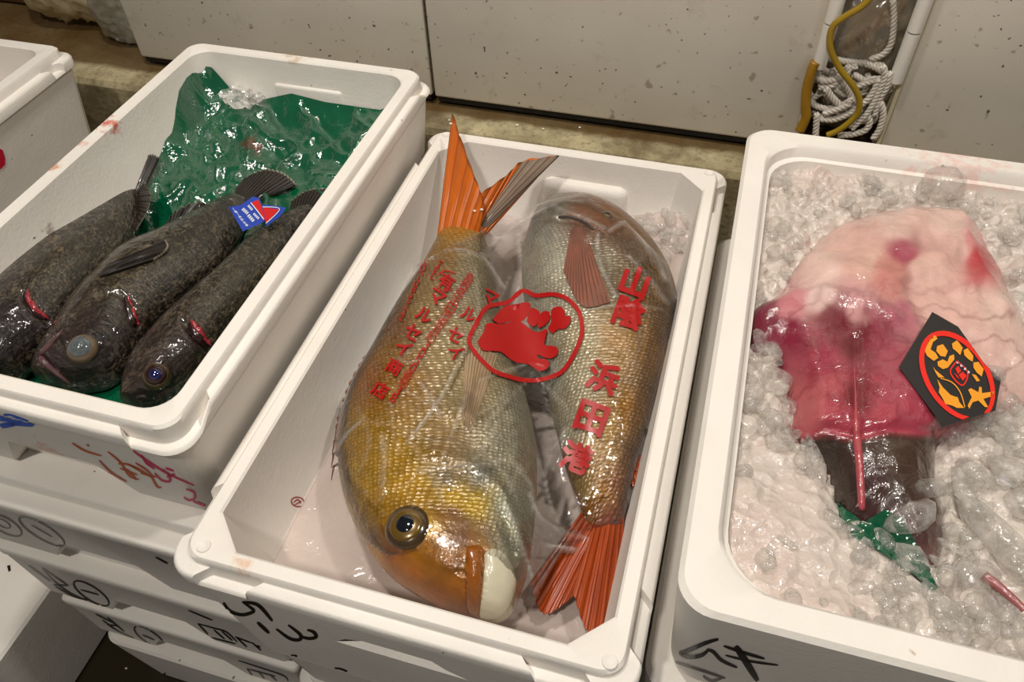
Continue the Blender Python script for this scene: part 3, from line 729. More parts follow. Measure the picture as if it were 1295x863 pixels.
def eye(parent, bvh, px, py, r, mats, bulge=0.45, sq=1.0, rot=0.0, sink=0.0):
    """eyeball dome set on the head, with ring and pupil; r in metres; mats = (white, iris, pupil), radii fractions fixed"""
    h = hit(px, py, bvh)
    p, n = h; n = (n * 0.6 + Vector((0, 0, 1)) * 0.4).normalized()
    x = n.orthogonal().normalized(); R_ = Matrix.Rotation(rot, 3, n); x = R_ @ x; y = n.cross(x)
    def dome(name, rad, h0, hgt, mat, par, seg=28, nrg=7):
        V, F = [], []
        for k in range(nrg):
            a = k / (nrg - 1) * math.pi / 2
            rr, zz_ = rad * math.cos(a), h0 + hgt * math.sin(a)
            if k == nrg - 1: rr = rad * 0.02
            for j in range(seg):
                t = 2*math.pi*j/seg; V.append(tuple(p + x * rr * math.cos(t) + y * rr * math.sin(t) * sq + n * (zz_ - sink)))
        for k in range(nrg - 1):
            F += [(k*seg + j, k*seg + (j+1) % seg, (k+1)*seg + (j+1) % seg, (k+1)*seg + j) for j in range(seg)]
        F.append(tuple((nrg-1)*seg + j for j in range(seg)))
        return mk(name, V, F, mat, par)
    e = dome('eye', r, -0.003, 0.003 + r*bulge*0.55, mats[0], parent)
    dome('iris', r*0.74, r*bulge*0.18, r*bulge*0.50, mats[1], e)
    dome('pupil', r*0.44, r*bulge*0.45, r*bulge*0.36, mats[2], e)
    return e
def root(name, loc):
    o = bpy.data.objects.new(name, None); COL.objects.link(o); o.location = loc; o.empty_display_size = 0.05; return o

# ---- the two sea bream
r1 = root('sea_bream', tuple(pix(560, 560, -0.09)))
tag(r1, 'golden sea bream with its head and eye at the written front side of the box', 'fish', 'bagged fish')
st1 = [(557,285,612,282),(551,305,616,308),(527,350,624,350),(498,395,634,395),(470,445,646,440),(446,490,660,485),(433,530,672,530),(428,572,678,572),(431,612,679,612),(443,652,677,652),(463,690,672,692),(490,724,666,726),(530,750,656,757),(574,770,645,776),(598,778,634,782)]
pk1 = [(580,275,(196,138,24)),(560,330,(150,112,56)),(600,320,(158,146,116)),(590,360,(158,146,118)),(505,410,(140,92,36)),(540,400,(160,132,84)),(470,480,(168,112,46)),(505,480,(172,128,66)),(440,560,(186,146,52)),
       (560,440,(176,154,110)),(620,430,(190,176,146)),(600,500,(178,160,120)),(640,560,(204,198,176)),(655,520,(206,200,180)),(445,610,(206,166,40)),(462,650,(214,170,34)),(500,590,(194,156,54)),(520,615,(208,166,34)),(560,570,(160,126,70)),
       (565,605,(156,142,120)),(600,640,(222,188,74)),(570,630,(216,178,44)),(640,640,(190,190,168)),(610,600,(150,148,134)),(560,690,(134,94,60)),(556,655,(150,112,66)),(572,650,(140,100,70)),(585,678,(132,92,62)),(566,712,(138,92,44)),(580,712,(128,86,50)),(574,690,(126,88,64)),(548,705,(160,108,40)),(535,690,(186,132,40)),(580,665,(146,112,84)),(545,665,(196,158,58)),(520,725,(192,124,18)),(495,700,(170,104,18)),(575,740,(176,116,28)),(555,760,(180,112,14)),(600,700,(170,118,40)),
       (600,745,(186,112,18)),(592,770,(150,86,10)),(622,745,(216,212,188)),(645,690,(200,198,176)),(630,775,(214,208,184)),(655,650,(196,196,176)),(660,600,(206,200,176)),(470,700,(190,140,60))]
gr1 = [([(590,690),(588,730),(592,775)], 2.6, 0.004), ([(612,700),(609,740),(605,778)], 2.6, 0.004), ([(560,590),(590,600),(625,625),(645,665),(650,710)], 4.0, 0.003), ([(565,530),(590,545),(600,565)], 6, 0.004)]
rg1 = [([(601,715),(600,740),(600,765)], 6, 0.003), ([(550,575),(595,590),(632,620),(655,665),(660,710)], 7, 0.004), ([(575,520),(590,530)], 12, 0.005), ([(515,664),(516,666)], 26, 0.004), ([(560,560),(520,590)], 14, 0.002)]
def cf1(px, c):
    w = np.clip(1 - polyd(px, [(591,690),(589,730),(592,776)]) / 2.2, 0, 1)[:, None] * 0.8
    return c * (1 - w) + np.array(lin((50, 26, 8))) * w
b1 = fish_body('body', st1, [-0.022,-0.034,-0.045,-0.048,-0.048,-0.048,-0.048], [0.007,0.030,0.042,0.050,0.052,0.046,0.016], M['bream'], pk1, r1, grooves=gr1, ridges=rg1, colfn=cf1, sat=1.3, rough=0.0007,
               noscale=[([(470,655),(540,640),(592,650),(640,690),(690,700),(690,800),(470,800)], 12)])
v1 = bvh_of(b1)
fin('tail_fin', [(552,306),(568,300),(590,300),(606,298)], [(572,141),(592,200),(607,240),(612,262)], M['fin_orange'], r1, [-0.024,-0.020,-0.018,-0.018], [0.045,0.035,0.02,0.012], rays=6, jag=0.02, nu=48)
fin('tail_fin', [(582,300),(594,300),(606,300),(614,298)], [(609,244),(640,222),(662,203),(704,197)], M['fin_orange'], r1, [-0.018,-0.018,-0.020,-0.024], [0.014,0.018,0.022,0.030], rays=6, jag=0.02, nu=48)
fin('tail_fin', [(606,285),(611,286),(614,292)], [(660,205),(704,197),(704,199)], M['fin_grey'], r1, [-0.012,-0.012,-0.019], [0.024,0.031,0.030], rays=5, nu=30)
for k in range(9):
    q = np.array([(470,446),(459,466),(449,484),(441,502),(436,520),(432,537),(429,554),(428,570),(428,586)][k], float)
    V, F = tube(np.array([pix(q[0] + 3, q[1], -0.047), pix(q[0] - 6, q[1] + 4, -0.044), pix(q[0] - 9, q[1] + 22, -0.046)]), [0.0016, 0.0012, 0.0003], 6)
    mk('dorsal_spine', V, F, M['fin_pink'], r1)
fin('dorsal_fin', [(472,446),(449,486),(434,530),(429,580)], [(460,450),(439,490),(425,535),(423,575)], M['fin_pink'], r1, [-0.047], [-0.045], rays=12, jag=0.3, nu=60, nv=6)
eye(r1, v1, 514, 665, 0.0195, (M['eye_ring'], M['eye_gold'], M['eye_dark']), bulge=0.38)
fin('pectoral_fin', [(596,548),(590,540),(584,528)], [(628,452),(608,440),(588,452)], M['fin_pale'], r1, 0, 0, rays=9, nu=30, bvh=v1, off=0.0012)

def patch(name, pts, bv, par, mat, h, soft, base=0.0004):
    pg = catmull(list(pts) + [pts[0]], 60)[:-1]; tr = tri_split(poly(pg), 3.0); V, F, ix = [], [], {}
    for t in tr:
        f = []
        for p in t:
            k = (round(p[0], 2), round(p[1], 2))
            if k not in ix:
                d = polyd(np.array([p]), np.vstack([pg, pg[:1]]))[0]; q = hit(p[0], p[1], bv, base + h * (1 - math.exp(-d / soft)))
                ix[k] = -1 if q is None else len(V)
                if q: V.append(tuple(q[0]))
            f.append(ix[k])
        if min(f) >= 0: F.append(f)
    return mk(name, V, F, mat, par)
M['lip_amber'] = simple('amber_lip', (142, 78, 10), 0.28, vary=0.45, vscale=70, coat=0.7); M['jaw_white'] = simple('white_jaw', (206, 200, 176), 0.3, vary=0.08, vscale=60, coat=0.6); M['cheek'] = simple('bronze_cheek', (138, 96, 58), 0.25, vary=0.45, vscale=90, coat=0.9, bump=(140, 0.5))
patch('upper_lip', [(590,692),(601,690),(612,696),(611,725),(608,750),(604,779),(597,777),(592,770),(588,730)], v1, r1, M['lip_amber'], 0.0018, 4.0)
patch('lower_jaw', [(614,700),(622,694),(634,698),(645,712),(652,735),(646,760),(632,780),(612,783),(607,776),(611,745)], v1, r1, M['jaw_white'], 0.0016, 5.0)
r2 = root('sea_bream', tuple(pix(770, 460, -0.09)))
tag(r2, 'silver and tan sea bream lying tail to the written front side of the box', 'fish', 'bagged fish')
st2 = [(746,676,786,664),(735,645,794,634),(716,594,806,590),(704,548,821,548),(692,502,838,500),(680,456,850,455),(669,410,856,405),(661,365,852,362),(660,325,832,322),(667,295,801,290),(677,272,766,265),(690,258,722,252)]
pk2 = [(735,272,(126,80,52)),(700,263,(146,140,128)),(760,285,(140,92,62)),(800,310,(118,82,46)),(850,380,(132,92,40)),(700,330,(214,208,190)),(680,300,(196,192,180)),(690,400,(206,200,180)),(760,330,(158,146,124)),(790,350,(120,96,62)),
       (780,430,(200,160,108)),(740,430,(202,188,156)),(735,480,(206,194,166)),(830,450,(166,120,46)),(800,520,(172,122,44)),(765,540,(202,168,116)),(760,580,(198,164,118)),(720,540,(204,194,172)),(700,480,(208,202,184)),
       (785,610,(158,100,28)),(750,640,(170,118,38)),(770,665,(176,84,12)),(735,620,(190,160,110)),(850,440,(120,76,26)),(835,500,(126,80,26)),(812,575,(128,74,18))]
gr2 = [([(706,276),(730,279),(752,292)], 4, 0.007), ([(805,330),(812,400),(800,470),(785,540),(770,600),(762,640)], 3, 0.0012), ([(790,310),(770,290),(745,270)], 3, 0.002)]
rg2 = [([(715,262),(740,266),(765,284)], 9, 0.004), ([(700,290),(760,300),(800,330)], 12, 0.003)]
def cf2(px, c):
    w = np.clip(1 - polyd(px, [(820,330),(815,400),(803,470),(788,540),(770,610)]) / 2.5, 0, 1)[:, None] * 0.45
    return c * (1 - w) + np.array(lin((60, 34, 10))) * w
b2 = fish_body('body', st2, [-0.074,-0.066,-0.060,-0.055,-0.050,-0.048,-0.046], [0.006,0.030,0.042,0.048,0.050,0.044,0.014], M['bream'], pk2, r2, grooves=gr2, ridges=rg2, colfn=cf2, sat=1.25,
               noscale=[([(660,230),(760,240),(830,300),(800,310),(740,285),(690,290)], 12)])
v2 = bvh_of(b2)
fin('tail_fin', [(735,648),(750,660),(768,664)], [(670,738),(688,778),(727,753)], M['fin_red'], r2, [-0.072,-0.066,-0.066], [-0.080,-0.082,-0.074], rays=9, jag=0.03, thick=0.0016)
fin('tail_fin', [(752,660),(770,660),(790,648)], [(724,750),(746,804),(781,786)], M['fin_red'], r2, [-0.066,-0.066,-0.072], [-0.072,-0.074,-0.074], rays=9, jag=0.03, thick=0.0016)
fin('pectoral_fin', [(722,293),(730,289),(740,292)], [(713,344),(736,388),(772,384)], M['fin_pink'], r2, 0, 0, rays=13, nu=40, bvh=v2, off=0.0022)
fin('anal_fin', [(806,560),(804,580),(798,605)], [(816,560),(818,590),(800,618)], M['fin_red'], r2, [-0.06], [-0.062], rays=8, jag=0.2, nu=30, nv=6)
mk('mouth_slit', *tube(np.array([np.array(hit(x, y, v2, 0.0002)[0]) for x, y in catmull([(706,275),(722,275),(738,281),(752,291)], 14)]), np.array([0.0006] + [0.0018]*12 + [0.0006]), 8), M['gill_dark'], r2)
eye(r2, v2, 768, 272, 0.0085, (M['eye_ring'], M['eye_gold'], M['eye_dark']), bulge=0.5)

# ---- three rockfish on the green sheet
def rock(label, st, zs, tk, picks, **kw):
    r = root('rockfish', tuple(pix((st[5][0] + st[5][2]) / 2, (st[5][1] + st[5][3]) / 2, -0.045)))
    tag(r, label, 'fish', 'dark fish on the green sheet')
    b = fish_body('body', st, zs, tk, M['rock'], picks, r, usc=0.0034, rough=0.0016, **kw)
    return r, b, bvh_of(b)
def zr(l): return [(a/2.398, 180 + b/2.398, c/2.398, 180 + d/2.398) for a, b, c, d in l]
def zp(l): return [(a/2.398, 180 + b/2.398) for a, b in l]
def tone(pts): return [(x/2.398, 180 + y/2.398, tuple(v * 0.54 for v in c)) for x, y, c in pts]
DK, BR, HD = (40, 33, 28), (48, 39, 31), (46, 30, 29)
# middle fish
sA = zr([(690,168,765,192),(660,185,752,235),(600,218,725,300),(540,250,690,352),(470,292,640,405),(400,325,585,450),(345,365,535,495),(295,425,490,535),(250,475,450,575),(205,535,425,625),(170,595,385,680),(135,640,335,720),(112,680,270,738),(108,712,200,744)])
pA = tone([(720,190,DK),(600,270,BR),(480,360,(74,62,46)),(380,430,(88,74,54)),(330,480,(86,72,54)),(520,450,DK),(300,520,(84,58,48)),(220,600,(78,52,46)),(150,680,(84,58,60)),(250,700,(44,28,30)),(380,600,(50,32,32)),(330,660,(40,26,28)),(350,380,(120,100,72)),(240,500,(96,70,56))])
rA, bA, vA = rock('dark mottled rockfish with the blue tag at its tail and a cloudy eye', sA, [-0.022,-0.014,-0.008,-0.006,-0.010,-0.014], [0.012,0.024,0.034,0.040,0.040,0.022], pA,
                  grooves=[(zp([(120,640),(170,690),(240,745)]), 3, 0.006), (zp([(385,480),(395,520),(412,555)]), 4, 0.006), (zp([(270,470),(350,455),(400,480)]), 4, 0.003)],
                  ridges=[(zp([(170,580),(195,610),(215,650)]), 6, 0.004), (zp([(110,690),(150,650),(200,690)]), 8, 0.003), (zp([(245,625),(250,626)]), 24, 0.003)], noscale=[(zp([(90,640),(200,530),(300,450),(420,470),(420,560),(330,740),(90,760)]), 30)])
fin('tail_fin', zp([(690,165),(715,180),(742,190),(766,192)]), zp([(742,108),(805,82),(862,94),(902,128)]), M['fin_dark'], rA, [-0.020,-0.014,-0.014,-0.020], [-0.012,-0.008,-0.008,-0.012], rays=14, jag=0.03)
fin('pectoral_fin', zp([(305,415),(315,395),(335,375)]), zp([(470,360),(510,328),(505,305)]), M['fin_dark'], rA, 0, 0, rays=12, nu=36, nv=24, bvh=vA, off=0.0035, thick=0.0025)
fin('dorsal_fin', zp([(480,292),(515,268),(560,240),(640,200)]), zp([(495,262),(530,210),(596,178),(632,190)]), M['fin_dark'], rA, [-0.012], [-0.004,0.0], rays=10, jag=0.15)
eye(rA, vA, 246/2.398, 180 + 624/2.398, 0.0150, (M['eye_white'], M['eye_cloudy'], M['eye_cloudy']), bulge=0.75)
def slit(parent, bv, pts, r, rd):
    P = np.array([np.array(hit(x, y, bv, 0.0)[0]) for x, y in catmull(pts, 18)]); w = np.sin(np.linspace(0.12, math.pi - 0.12, 18))
    g = mk('gill_slit', *tube(P, r * w, 10), M['gill_dark'], parent)
    P2 = np.array([np.array(hit(x + rd[0], y + rd[1], bv, 0.0012)[0]) for x, y in catmull(pts, 18)]); P2 += np.array([[0.0012 * noise.noise((i * 0.9, j * 7.0, r * 900)) for j in range(3)] for i in range(18)])
    mk('gill_flesh', *tube(P2, r * 0.6 * w * (0.75 + 0.5 * np.abs(np.sin(np.arange(18) * 1.7))), 8), M['gill'], g)
slit(rA, vA, zp([(378,468),(388,505),(402,545),(412,560)]), 0.0052, (4.5, -2))
mk('lip', *tube(np.array([np.array(hit(x, y, vA, 0.0)[0]) for x, y in catmull(zp([(190,570),(160,605),(125,650),(160,690),(215,735)]), 24)]), 0.0034 * np.sin(np.linspace(0.3, math.pi - 0.3, 24)), 10), M['lip'], rA)
# fish beside the wall with the handwriting's right end
sB = zr([(872,225,965,205),(840,245,950,240),(790,280,905,310),(740,320,860,375),(690,375,812,435),(640,430,765,495),(590,475,725,545),(545,520,690,590),(500,565,660,635),(455,615,630,675),(415,665,590,715),(390,715,545,755),(375,760,500,790),(372,790,440,806)])
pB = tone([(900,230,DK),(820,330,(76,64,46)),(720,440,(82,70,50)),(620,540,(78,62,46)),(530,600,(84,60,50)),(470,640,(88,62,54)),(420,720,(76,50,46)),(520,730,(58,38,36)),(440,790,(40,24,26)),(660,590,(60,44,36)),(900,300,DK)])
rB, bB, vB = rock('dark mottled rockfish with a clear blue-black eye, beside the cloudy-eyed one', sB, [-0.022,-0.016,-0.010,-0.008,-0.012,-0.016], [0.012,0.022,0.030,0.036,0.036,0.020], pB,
                  grooves=[(zp([(560,545),(590,590),(630,630)]), 5, 0.005), (zp([(385,780),(430,760),(490,790)]), 3, 0.004)], ridges=[(zp([(470,700),(474,708)]), 22, 0.003)], noscale=[(zp([(350,760),(420,650),(500,560),(600,540),(640,650),(520,800),(360,830)]), 30)])
fin('tail_fin', zp([(872,225),(900,222),(935,215),(965,205)]), zp([(884,178),(930,146),(985,140),(1040,150)]), M['fin_dark'], rB, [-0.020,-0.014,-0.014,-0.020], [-0.014,-0.008,-0.008,-0.012], rays=14, jag=0.05)
fin('dorsal_fin', zp([(545,525),(600,465),(660,412),(700,372)]), zp([(540,505),(585,440),(640,390),(690,362)]), M['fin_dark'], rB, [-0.008], [0.006], rays=12, jag=0.15)
fin('anal_fin', zp([(880,250),(910,262),(935,250)]), zp([(900,290),(922,285),(950,252)]), M['fin_dark'], rB, 0, 0, rays=8, nu=24, bvh=vB, off=0.002)
eye(rB, vB, 474/2.398, 180 + 708/2.398, 0.0135, (M['eye_ring'], M['gill_dark'], M['eye_blue']), bulge=0.7)
slit(rB, vB, zp([(572,548),(588,572),(608,600),(630,625)]), 0.0060, (3.5, -3))
# fish against the far long wall
sC = zr([(370,125,428,160),(330,150,425,205),(280,190,412,265),(225,232,385,315),(175,270,345,370),(130,310,305,425),(85,355,265,480),(45,400,225,530),(5,450,185,580),(-40,505,140,620),(-80,565,95,660),(-120,625,60,695),(-150,680,10,715),(-160,715,-60,735)])
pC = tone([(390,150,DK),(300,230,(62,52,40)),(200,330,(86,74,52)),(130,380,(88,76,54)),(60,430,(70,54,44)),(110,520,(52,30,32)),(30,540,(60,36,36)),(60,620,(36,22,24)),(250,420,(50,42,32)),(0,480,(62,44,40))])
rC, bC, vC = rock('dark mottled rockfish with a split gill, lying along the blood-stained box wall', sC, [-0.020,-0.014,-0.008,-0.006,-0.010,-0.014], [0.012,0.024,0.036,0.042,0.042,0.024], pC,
                  grooves=[(zp([(75,470),(95,505),(140,540)]), 5, 0.006)], noscale=[(zp([(-160,560),(0,460),(80,440),(150,560),(60,720),(-160,760)]), 30)])
fin('tail_fin', zp([(368,128),(385,140),(410,152),(430,160)]), zp([(392,92),(424,42),(462,36),(484,46)]), M['fin_dark'], rC, [-0.018,-0.012,-0.012,-0.018], [0.006,0.012,0.010,0.004], rays=12, jag=0.03)
fin('tail_fin', zp([(398,140),(412,165),(415,200),(400,250)]), zp([(438,125),(457,160),(448,208),(412,268)]), M['fin_dark'], rC, [-0.016], [-0.008,-0.004,-0.006,-0.012], rays=8, jag=0.05)
fin('pectoral_fin', zp([(20,410),(40,400),(70,375)]), zp([(50,335),(118,256),(120,290)]), M['fin_dark'], rC, [0.016,0.018,0.020], [0.030,0.036,0.030], rays=10, nu=36)
slit(rC, vC, zp([(75,452),(85,485),(108,515),(142,540)]), 0.0050, (3.5, -2))
fin('anal_fin', zp([(395,275),(370,320),(330,365),(290,420)]), zp([(412,285),(388,340),(345,390),(300,440)]), M['fin_dark'], rC, [-0.012], [-0.012], rays=14, jag=0.25, nv=6)

# ------------------------------------------------------------------ sheets, film, ice
def grid_faces(nx, ny):
    return [(i*ny + j, (i+1)*ny + j, (i+1)*ny + j + 1, i*ny + j + 1) for i in range(nx - 1) for j in range(ny - 1)]
def height_on(X, Y, bvhs, zdef, ztop=0.4):
    Z = np.full(X.shape, zdef)
    it = np.nditer(X, flags=['multi_index'])
    for _ in it:
        i = it.multi_index
        for b in bvhs:
            h = b.ray_cast(Vector((X[i], Y[i], ztop)), Vector((0, 0, -1)))
            if h[0] is not None: Z[i] = max(Z[i], h[0].z)
    return Z
def trim(V, F, pgpx, snap=True, extra=None):
    """keep the faces whose centre falls in a pixel polygon; the cut edge is moved onto the polygon"""
    V = np.asarray(V, float); F = np.asarray(F); px = proj(V); c = px[F].mean(1)
    keep = inpoly(c, pgpx); F = F[keep]
    used = np.unique(F); mp = -np.ones(len(V), int); mp[used] = np.arange(len(used))
    V = V[used]; F = mp[F]; px = px[used]
    from collections import Counter
    ec = Counter()
    for f in F:
        for a, b in zip(f, np.roll(f, -1)): ec[(min(a, b), max(a, b))] += 1
    bd = {v for e, n in ec.items() if n == 1 for v in e}
    if snap:
        pg = np.asarray(list(pgpx) + [pgpx[0]], float)
        for v in bd:
            best, q = 1e9, None
            for a, b in zip(pg[:-1], pg[1:]):
                ab = b - a; t = np.clip((px[v] - a) @ ab / (ab @ ab), 0, 1); p = a + t*ab; d = np.linalg.norm(px[v] - p)
                if d < best: best, q = d, p
            if best < 12: V[v] = pix(q[0], q[1], V[v][2])
    return V, F, used

# ---- green sheet under the rockfish
def green_sheet():
    x0, x1, y0, y1 = -0.343, -0.040, 0.088, 0.6325; nx, ny = 150, 260
    xs, ys = np.linspace(x0, x1, nx), np.linspace(y0, y1, ny); X, Y = np.meshgrid(xs, ys, indexing='ij')
    Z = np.empty_like(X); C = np.zeros(X.shape)
    eb = lambda x: np.interp(x, [-0.343, -0.325, -0.30, -0.27, -0.21, -0.16, -0.08, -0.04], [0.052, 0.050, 0.012, 0.006, 0.026, 0.020, 0.020, 0.040])   # height reached on the back wall
    el = lambda y: np.interp(y, [0.08, 0.16, 0.30, 0.39, 0.47, 0.53, 0.575, 0.60, 0.64], [0.0, 0.0, 0.021, 0.011, 0.001, 0.018, 0.046, 0.050, 0.048])
    for i in range(nx):
        for j in range(ny):
            x, y = xs[i], ys[j]
            rid = 1 - abs(fbm(x * 11, y * 13, 3.1, 3)) * 2
            z = -0.034 + 0.036 * max(0, min(1, (y - 0.40) / 0.22)) ** 1.2 + 0.010 * fbm(x * 8, y * 8, 1.0, 2) + 0.012 * rid * abs(rid) * min(1, max(0.25, (y - 0.3) * 6))
            z += 0.0026 * (1 - abs(fbm(x * 30 + 0.8*y*30, y * 16, 7.7, 2)) * 2)
            db, dl, dr, df = y1 - y, x - x0, x1 - x, y - y0
            for d, e in ((db, eb(x)), (dl, el(y)), (dr, 0.045), (df, 0.02)):
                if d < 0.035:
                    t = (1 - d / 0.035); z = z * (1 - t**2.4) + e * t**2.4
            Z[i, j] = z
    V = np.stack([X, Y, Z], -1).reshape(-1, 3)
    return V, grid_faces(nx, ny)
gv, gf = green_sheet()
# push the sheet down under the fish
hb = height_on(gv[:, 0], gv[:, 1], [vA, vB, vC], -9.0)
def under(b, x, y):
    h = b.ray_cast(Vector((x, y, -0.4)), Vector((0, 0, 1))); return h[0].z if h[0] is not None else 9.0
for k in np.nonzero(hb > -5)[0]:
    gv[k, 2] = min(gv[k, 2], min(under(b, gv[k, 0], gv[k, 1]) for b in (vA, vB, vC)) - 0.001)
gv[:, 2] = np.maximum(gv[:, 2], -0.052)
sheet = mk('plastic_sheet', gv, gf, M['green'], origin=(-0.19, 0.36, -0.05))
tag(sheet, 'crumpled wet green plastic sheet lining the box of dark fish', 'plastic sheet')
vS = bvh_of(sheet)

# ---- crushed ice lying in the bream box
def ice_bed(name, x0, x1, y0, y1, zf, label, st, floor_z, pre=None, mat='icebed'):
    nx, ny = int((x1-x0)/st), int((y1-y0)/st); xs, ys = np.linspace(x0, x1, nx), np.linspace(y0, y1, ny)
    X, Y = np.meshgrid(xs, ys, indexing='ij'); Z = np.empty_like(X)
    aux = pre(np.stack([X.ravel(), Y.ravel()], 1)) if pre else None
    for i in range(nx):
        for j in range(ny): Z[i, j] = zf(xs[i], ys[j], aux[i*ny + j]) if pre else zf(xs[i], ys[j])
    T = np.stack([X, Y, Z], -1).reshape(-1, 3); n = len(T); Bt = T.copy(); Bt[:, 2] = floor_z
    F = grid_faces(nx, ny); rim = [i*ny for i in range(nx)] + [(nx-1)*ny + j for j in range(1, ny)] + [i*ny + ny-1 for i in range(nx-2, -1, -1)] + [j for j in range(ny-2, 0, -1)]
    F2 = F + [(b, a, a + n, b + n) for a, b in zip(rim, rim[1:] + rim[:1])] + [tuple(a + n for a in rim)]
    o = mk(name, np.concatenate([T, Bt]), F2, M[mat], origin=((x0+x1)/2, (y0+y1)/2, floor_z))
    return tag(o, label, 'ice', kind='stuff')
def cells(x, y, s, seed=0.0):
    d, _ = noise.voronoi((x * s, y * s, seed)); return d[0], d[1]
def zmid(x, y):
    a, b = cells(x, y, 40); lump = min(0.012, (b - a) * 0.016)
    back = max(0, (y - 0.40) / 0.2) * max(0, (x - 0.18) / 0.17)
    return -0.104 + 0.050 * min(1, back) ** 0.8 + 0.012 * fbm(x*12, y*12, 5, 2) * (0.3 + back) + lump * min(1, back) + 0.016 * max(0, (x - 0.33) / 0.03) * (y < 0.4)
ice_bed('crushed_ice', 0.030, 0.351, 0.035, 0.612, zmid, 'thin crushed ice on the floor of the bagged fish box', 0.004, -0.116, mat='slush')
far_ice = ice_bed('crushed_ice', -0.862, -0.583, 0.20, 0.590, lambda x, y: 0.004 + 0.02*fbm(x*10, y*10, 2, 2) + min(0.014, (cells(x, y, 34)[1] - cells(x, y, 34)[0]) * 0.03), 'crushed ice inside the box with the red sticker', 0.006, -0.058)

# ---- monkfish
mout = [(1035,302),(1060,285),(1110,268),(1160,262),(1205,268),(1238,292),(1262,330),(1285,380),(1310,440),(1330,500),(1290,505),(1245,522),(1200,546),(1190,560),(1195,610),(1205,660),(1200,700),(1170,705),(1140,690),(1100,655),(1072,652),(1062,610),(1045,570),(1012,550),(1003,500),(985,450),(955,430),(948,405),(960,385),(990,370),(1005,340)]
MO = np.array([pix(x, y, 0.042)[:2] for x, y in catmull(mout + [mout[0]], 160)[:-1]])
def monk():
    x0, y0 = MO.min(0) - 0.012; x1, y1 = MO.max(0) + 0.012; x1 = min(x1, 0.742); st = 0.0022
    xs, ys = np.arange(x0, x1, st), np.arange(y0, y1, st); X, Y = np.meshgrid(xs, ys, indexing='ij'); P = np.stack([X.ravel(), Y.ravel()], 1)
    ins = inpoly(P, MO); d = polyd(P, np.vstack([MO, MO[:1]])); d = np.where(ins, d, -d)
    q = np.clip(d / 0.055, 0, 1)
    z = 0.031 + 0.032 * np.sqrt(np.clip(1 - (1 - q) ** 2, 0, 1)); z = np.where(d < 0, 0.031 + d * 1.6, z)
    V = np.stack([P[:, 0], P[:, 1], z], 1); px = proj(V)
    for line, w, h in (([(948,405),(1000,374),(1050,372),(1100,388),(1130,402)], 9, 0.006), ([(1010,330),(1080,345),(1140,350),(1190,330),(1215,300)], 16, 0.006), ([(1215,275),(1230,320),(1275,400)], 10, 0.004), ([(1080,300),(1150,300)], 22, 0.004),
                       ([(1083,430),(1083,500),(1086,560)], 6, -0.0025), ([(1100,400),(1150,460),(1180,530)], 18, 0.004), ([(1020,410),(1035,480),(1040,530)], 20, 0.004), ([(1015,548),(1050,541),(1085,548),(1130,540),(1185,546)], 5, -0.006), ([(1150,360),(1180,420),(1240,440)], 10, -0.003)):
        V[:, 2] += h * np.exp(-(polyd(px, line) / w) ** 2) * (d > 0)
    for k in range(len(V)):
        V[k, 2] += 0.0022 * fbm(V[k, 0] * 26, V[k, 1] * 26, 4.4, 3) + 0.0012 * (1 - 2 * abs(noise.noise((V[k, 0] * 60, V[k, 1] * 22, 2.2))))
    tail = np.clip((px[:, 1] - np.interp(px[:, 0], [1000,1050,1085,1130,1190,1215], [552,546,552,543,548,560])) / 6, 0, 1)
    V[:, 2] -= tail * (0.006 + 0.010 * np.clip((px[:, 1] - 560) / 130, 0, 1))
    up = [(1060,310,(232,188,176)),(1130,285,(236,198,186)),(1200,285,(238,202,190)),(1165,345,(236,192,178)),(1095,335,(232,186,170)),(1142,326,(176,78,96)),(1120,350,(214,140,130)),(1225,305,(226,150,150)),(1238,328,(196,54,66)),(1210,310,(236,190,180)),(1260,400,(236,200,188)),(1215,390,(236,190,178)),(1290,470,(236,200,190)),(1240,440,(234,192,182)),(1180,380,(234,186,174)),
          (1040,345,(236,200,188)),(1030,372,(240,204,198)),(1000,384,(216,134,142)),(1085,384,(228,170,170)),(958,410,(120,30,54)),(1000,420,(138,34,60)),(1060,402,(122,18,44)),(1085,430,(116,10,32)),(1110,425,(150,50,72)),(1040,460,(166,56,76)),(1025,520,(190,92,98)),(1083,500,(120,16,34)),(1130,470,(176,74,90)),(1160,520,(178,68,86)),(1135,405,(190,106,122)),(1060,530,(176,64,80)),(1120,530,(178,64,82)),(1170,470,(172,78,94)),(1055,490,(180,78,88))]
    dn = [(1040,580,(66,52,42)),(1065,610,(70,54,44)),(1130,570,(96,74,60)),(1165,590,(92,68,56)),(1185,640,(104,72,64)),(1150,660,(112,74,72)),(1108,600,(82,46,50)),(1110,640,(86,52,52)),(1190,690,(122,84,80)),(1060,645,(56,48,40)),(1145,610,(84,64,52))]
    wp = np.array([[14*noise.noise((p[0]*0.022, p[1]*0.022, 1.0)) + 7*noise.noise((p[0]*0.06, p[1]*0.06, 2.0)), 14*noise.noise((p[0]*0.022, p[1]*0.022, 5.0)) + 7*noise.noise((p[0]*0.06, p[1]*0.06, 6.0))] for p in px])
    c = idw(px + wp, up, 4.0) * (1 - tail[:, None]) + idw(px, dn) * tail[:, None]
    vein = np.array([max(0.0, 1 - 9*abs(noise.noise((p[0]*0.018 + 3, p[1]*0.03, 9.0)) + 0.3*noise.noise((p[0]*0.08, p[1]*0.08, 3.0)))) for p in px])
    vz = np.clip((px[:, 1] - 340) / 60, 0.04, 1) * (1 - tail)
    c = c * (1 - 0.45*(vein*vz)[:, None]) + np.array(lin((120, 14, 34))) * (0.45*(vein*vz)[:, None])
    rays = 0.75 + 0.25 * np.abs(np.sin(px[:, 0] * 0.55 + px[:, 1] * 0.06)); c = c * (1 - 0.7 * tail * (1 - rays))[:, None]
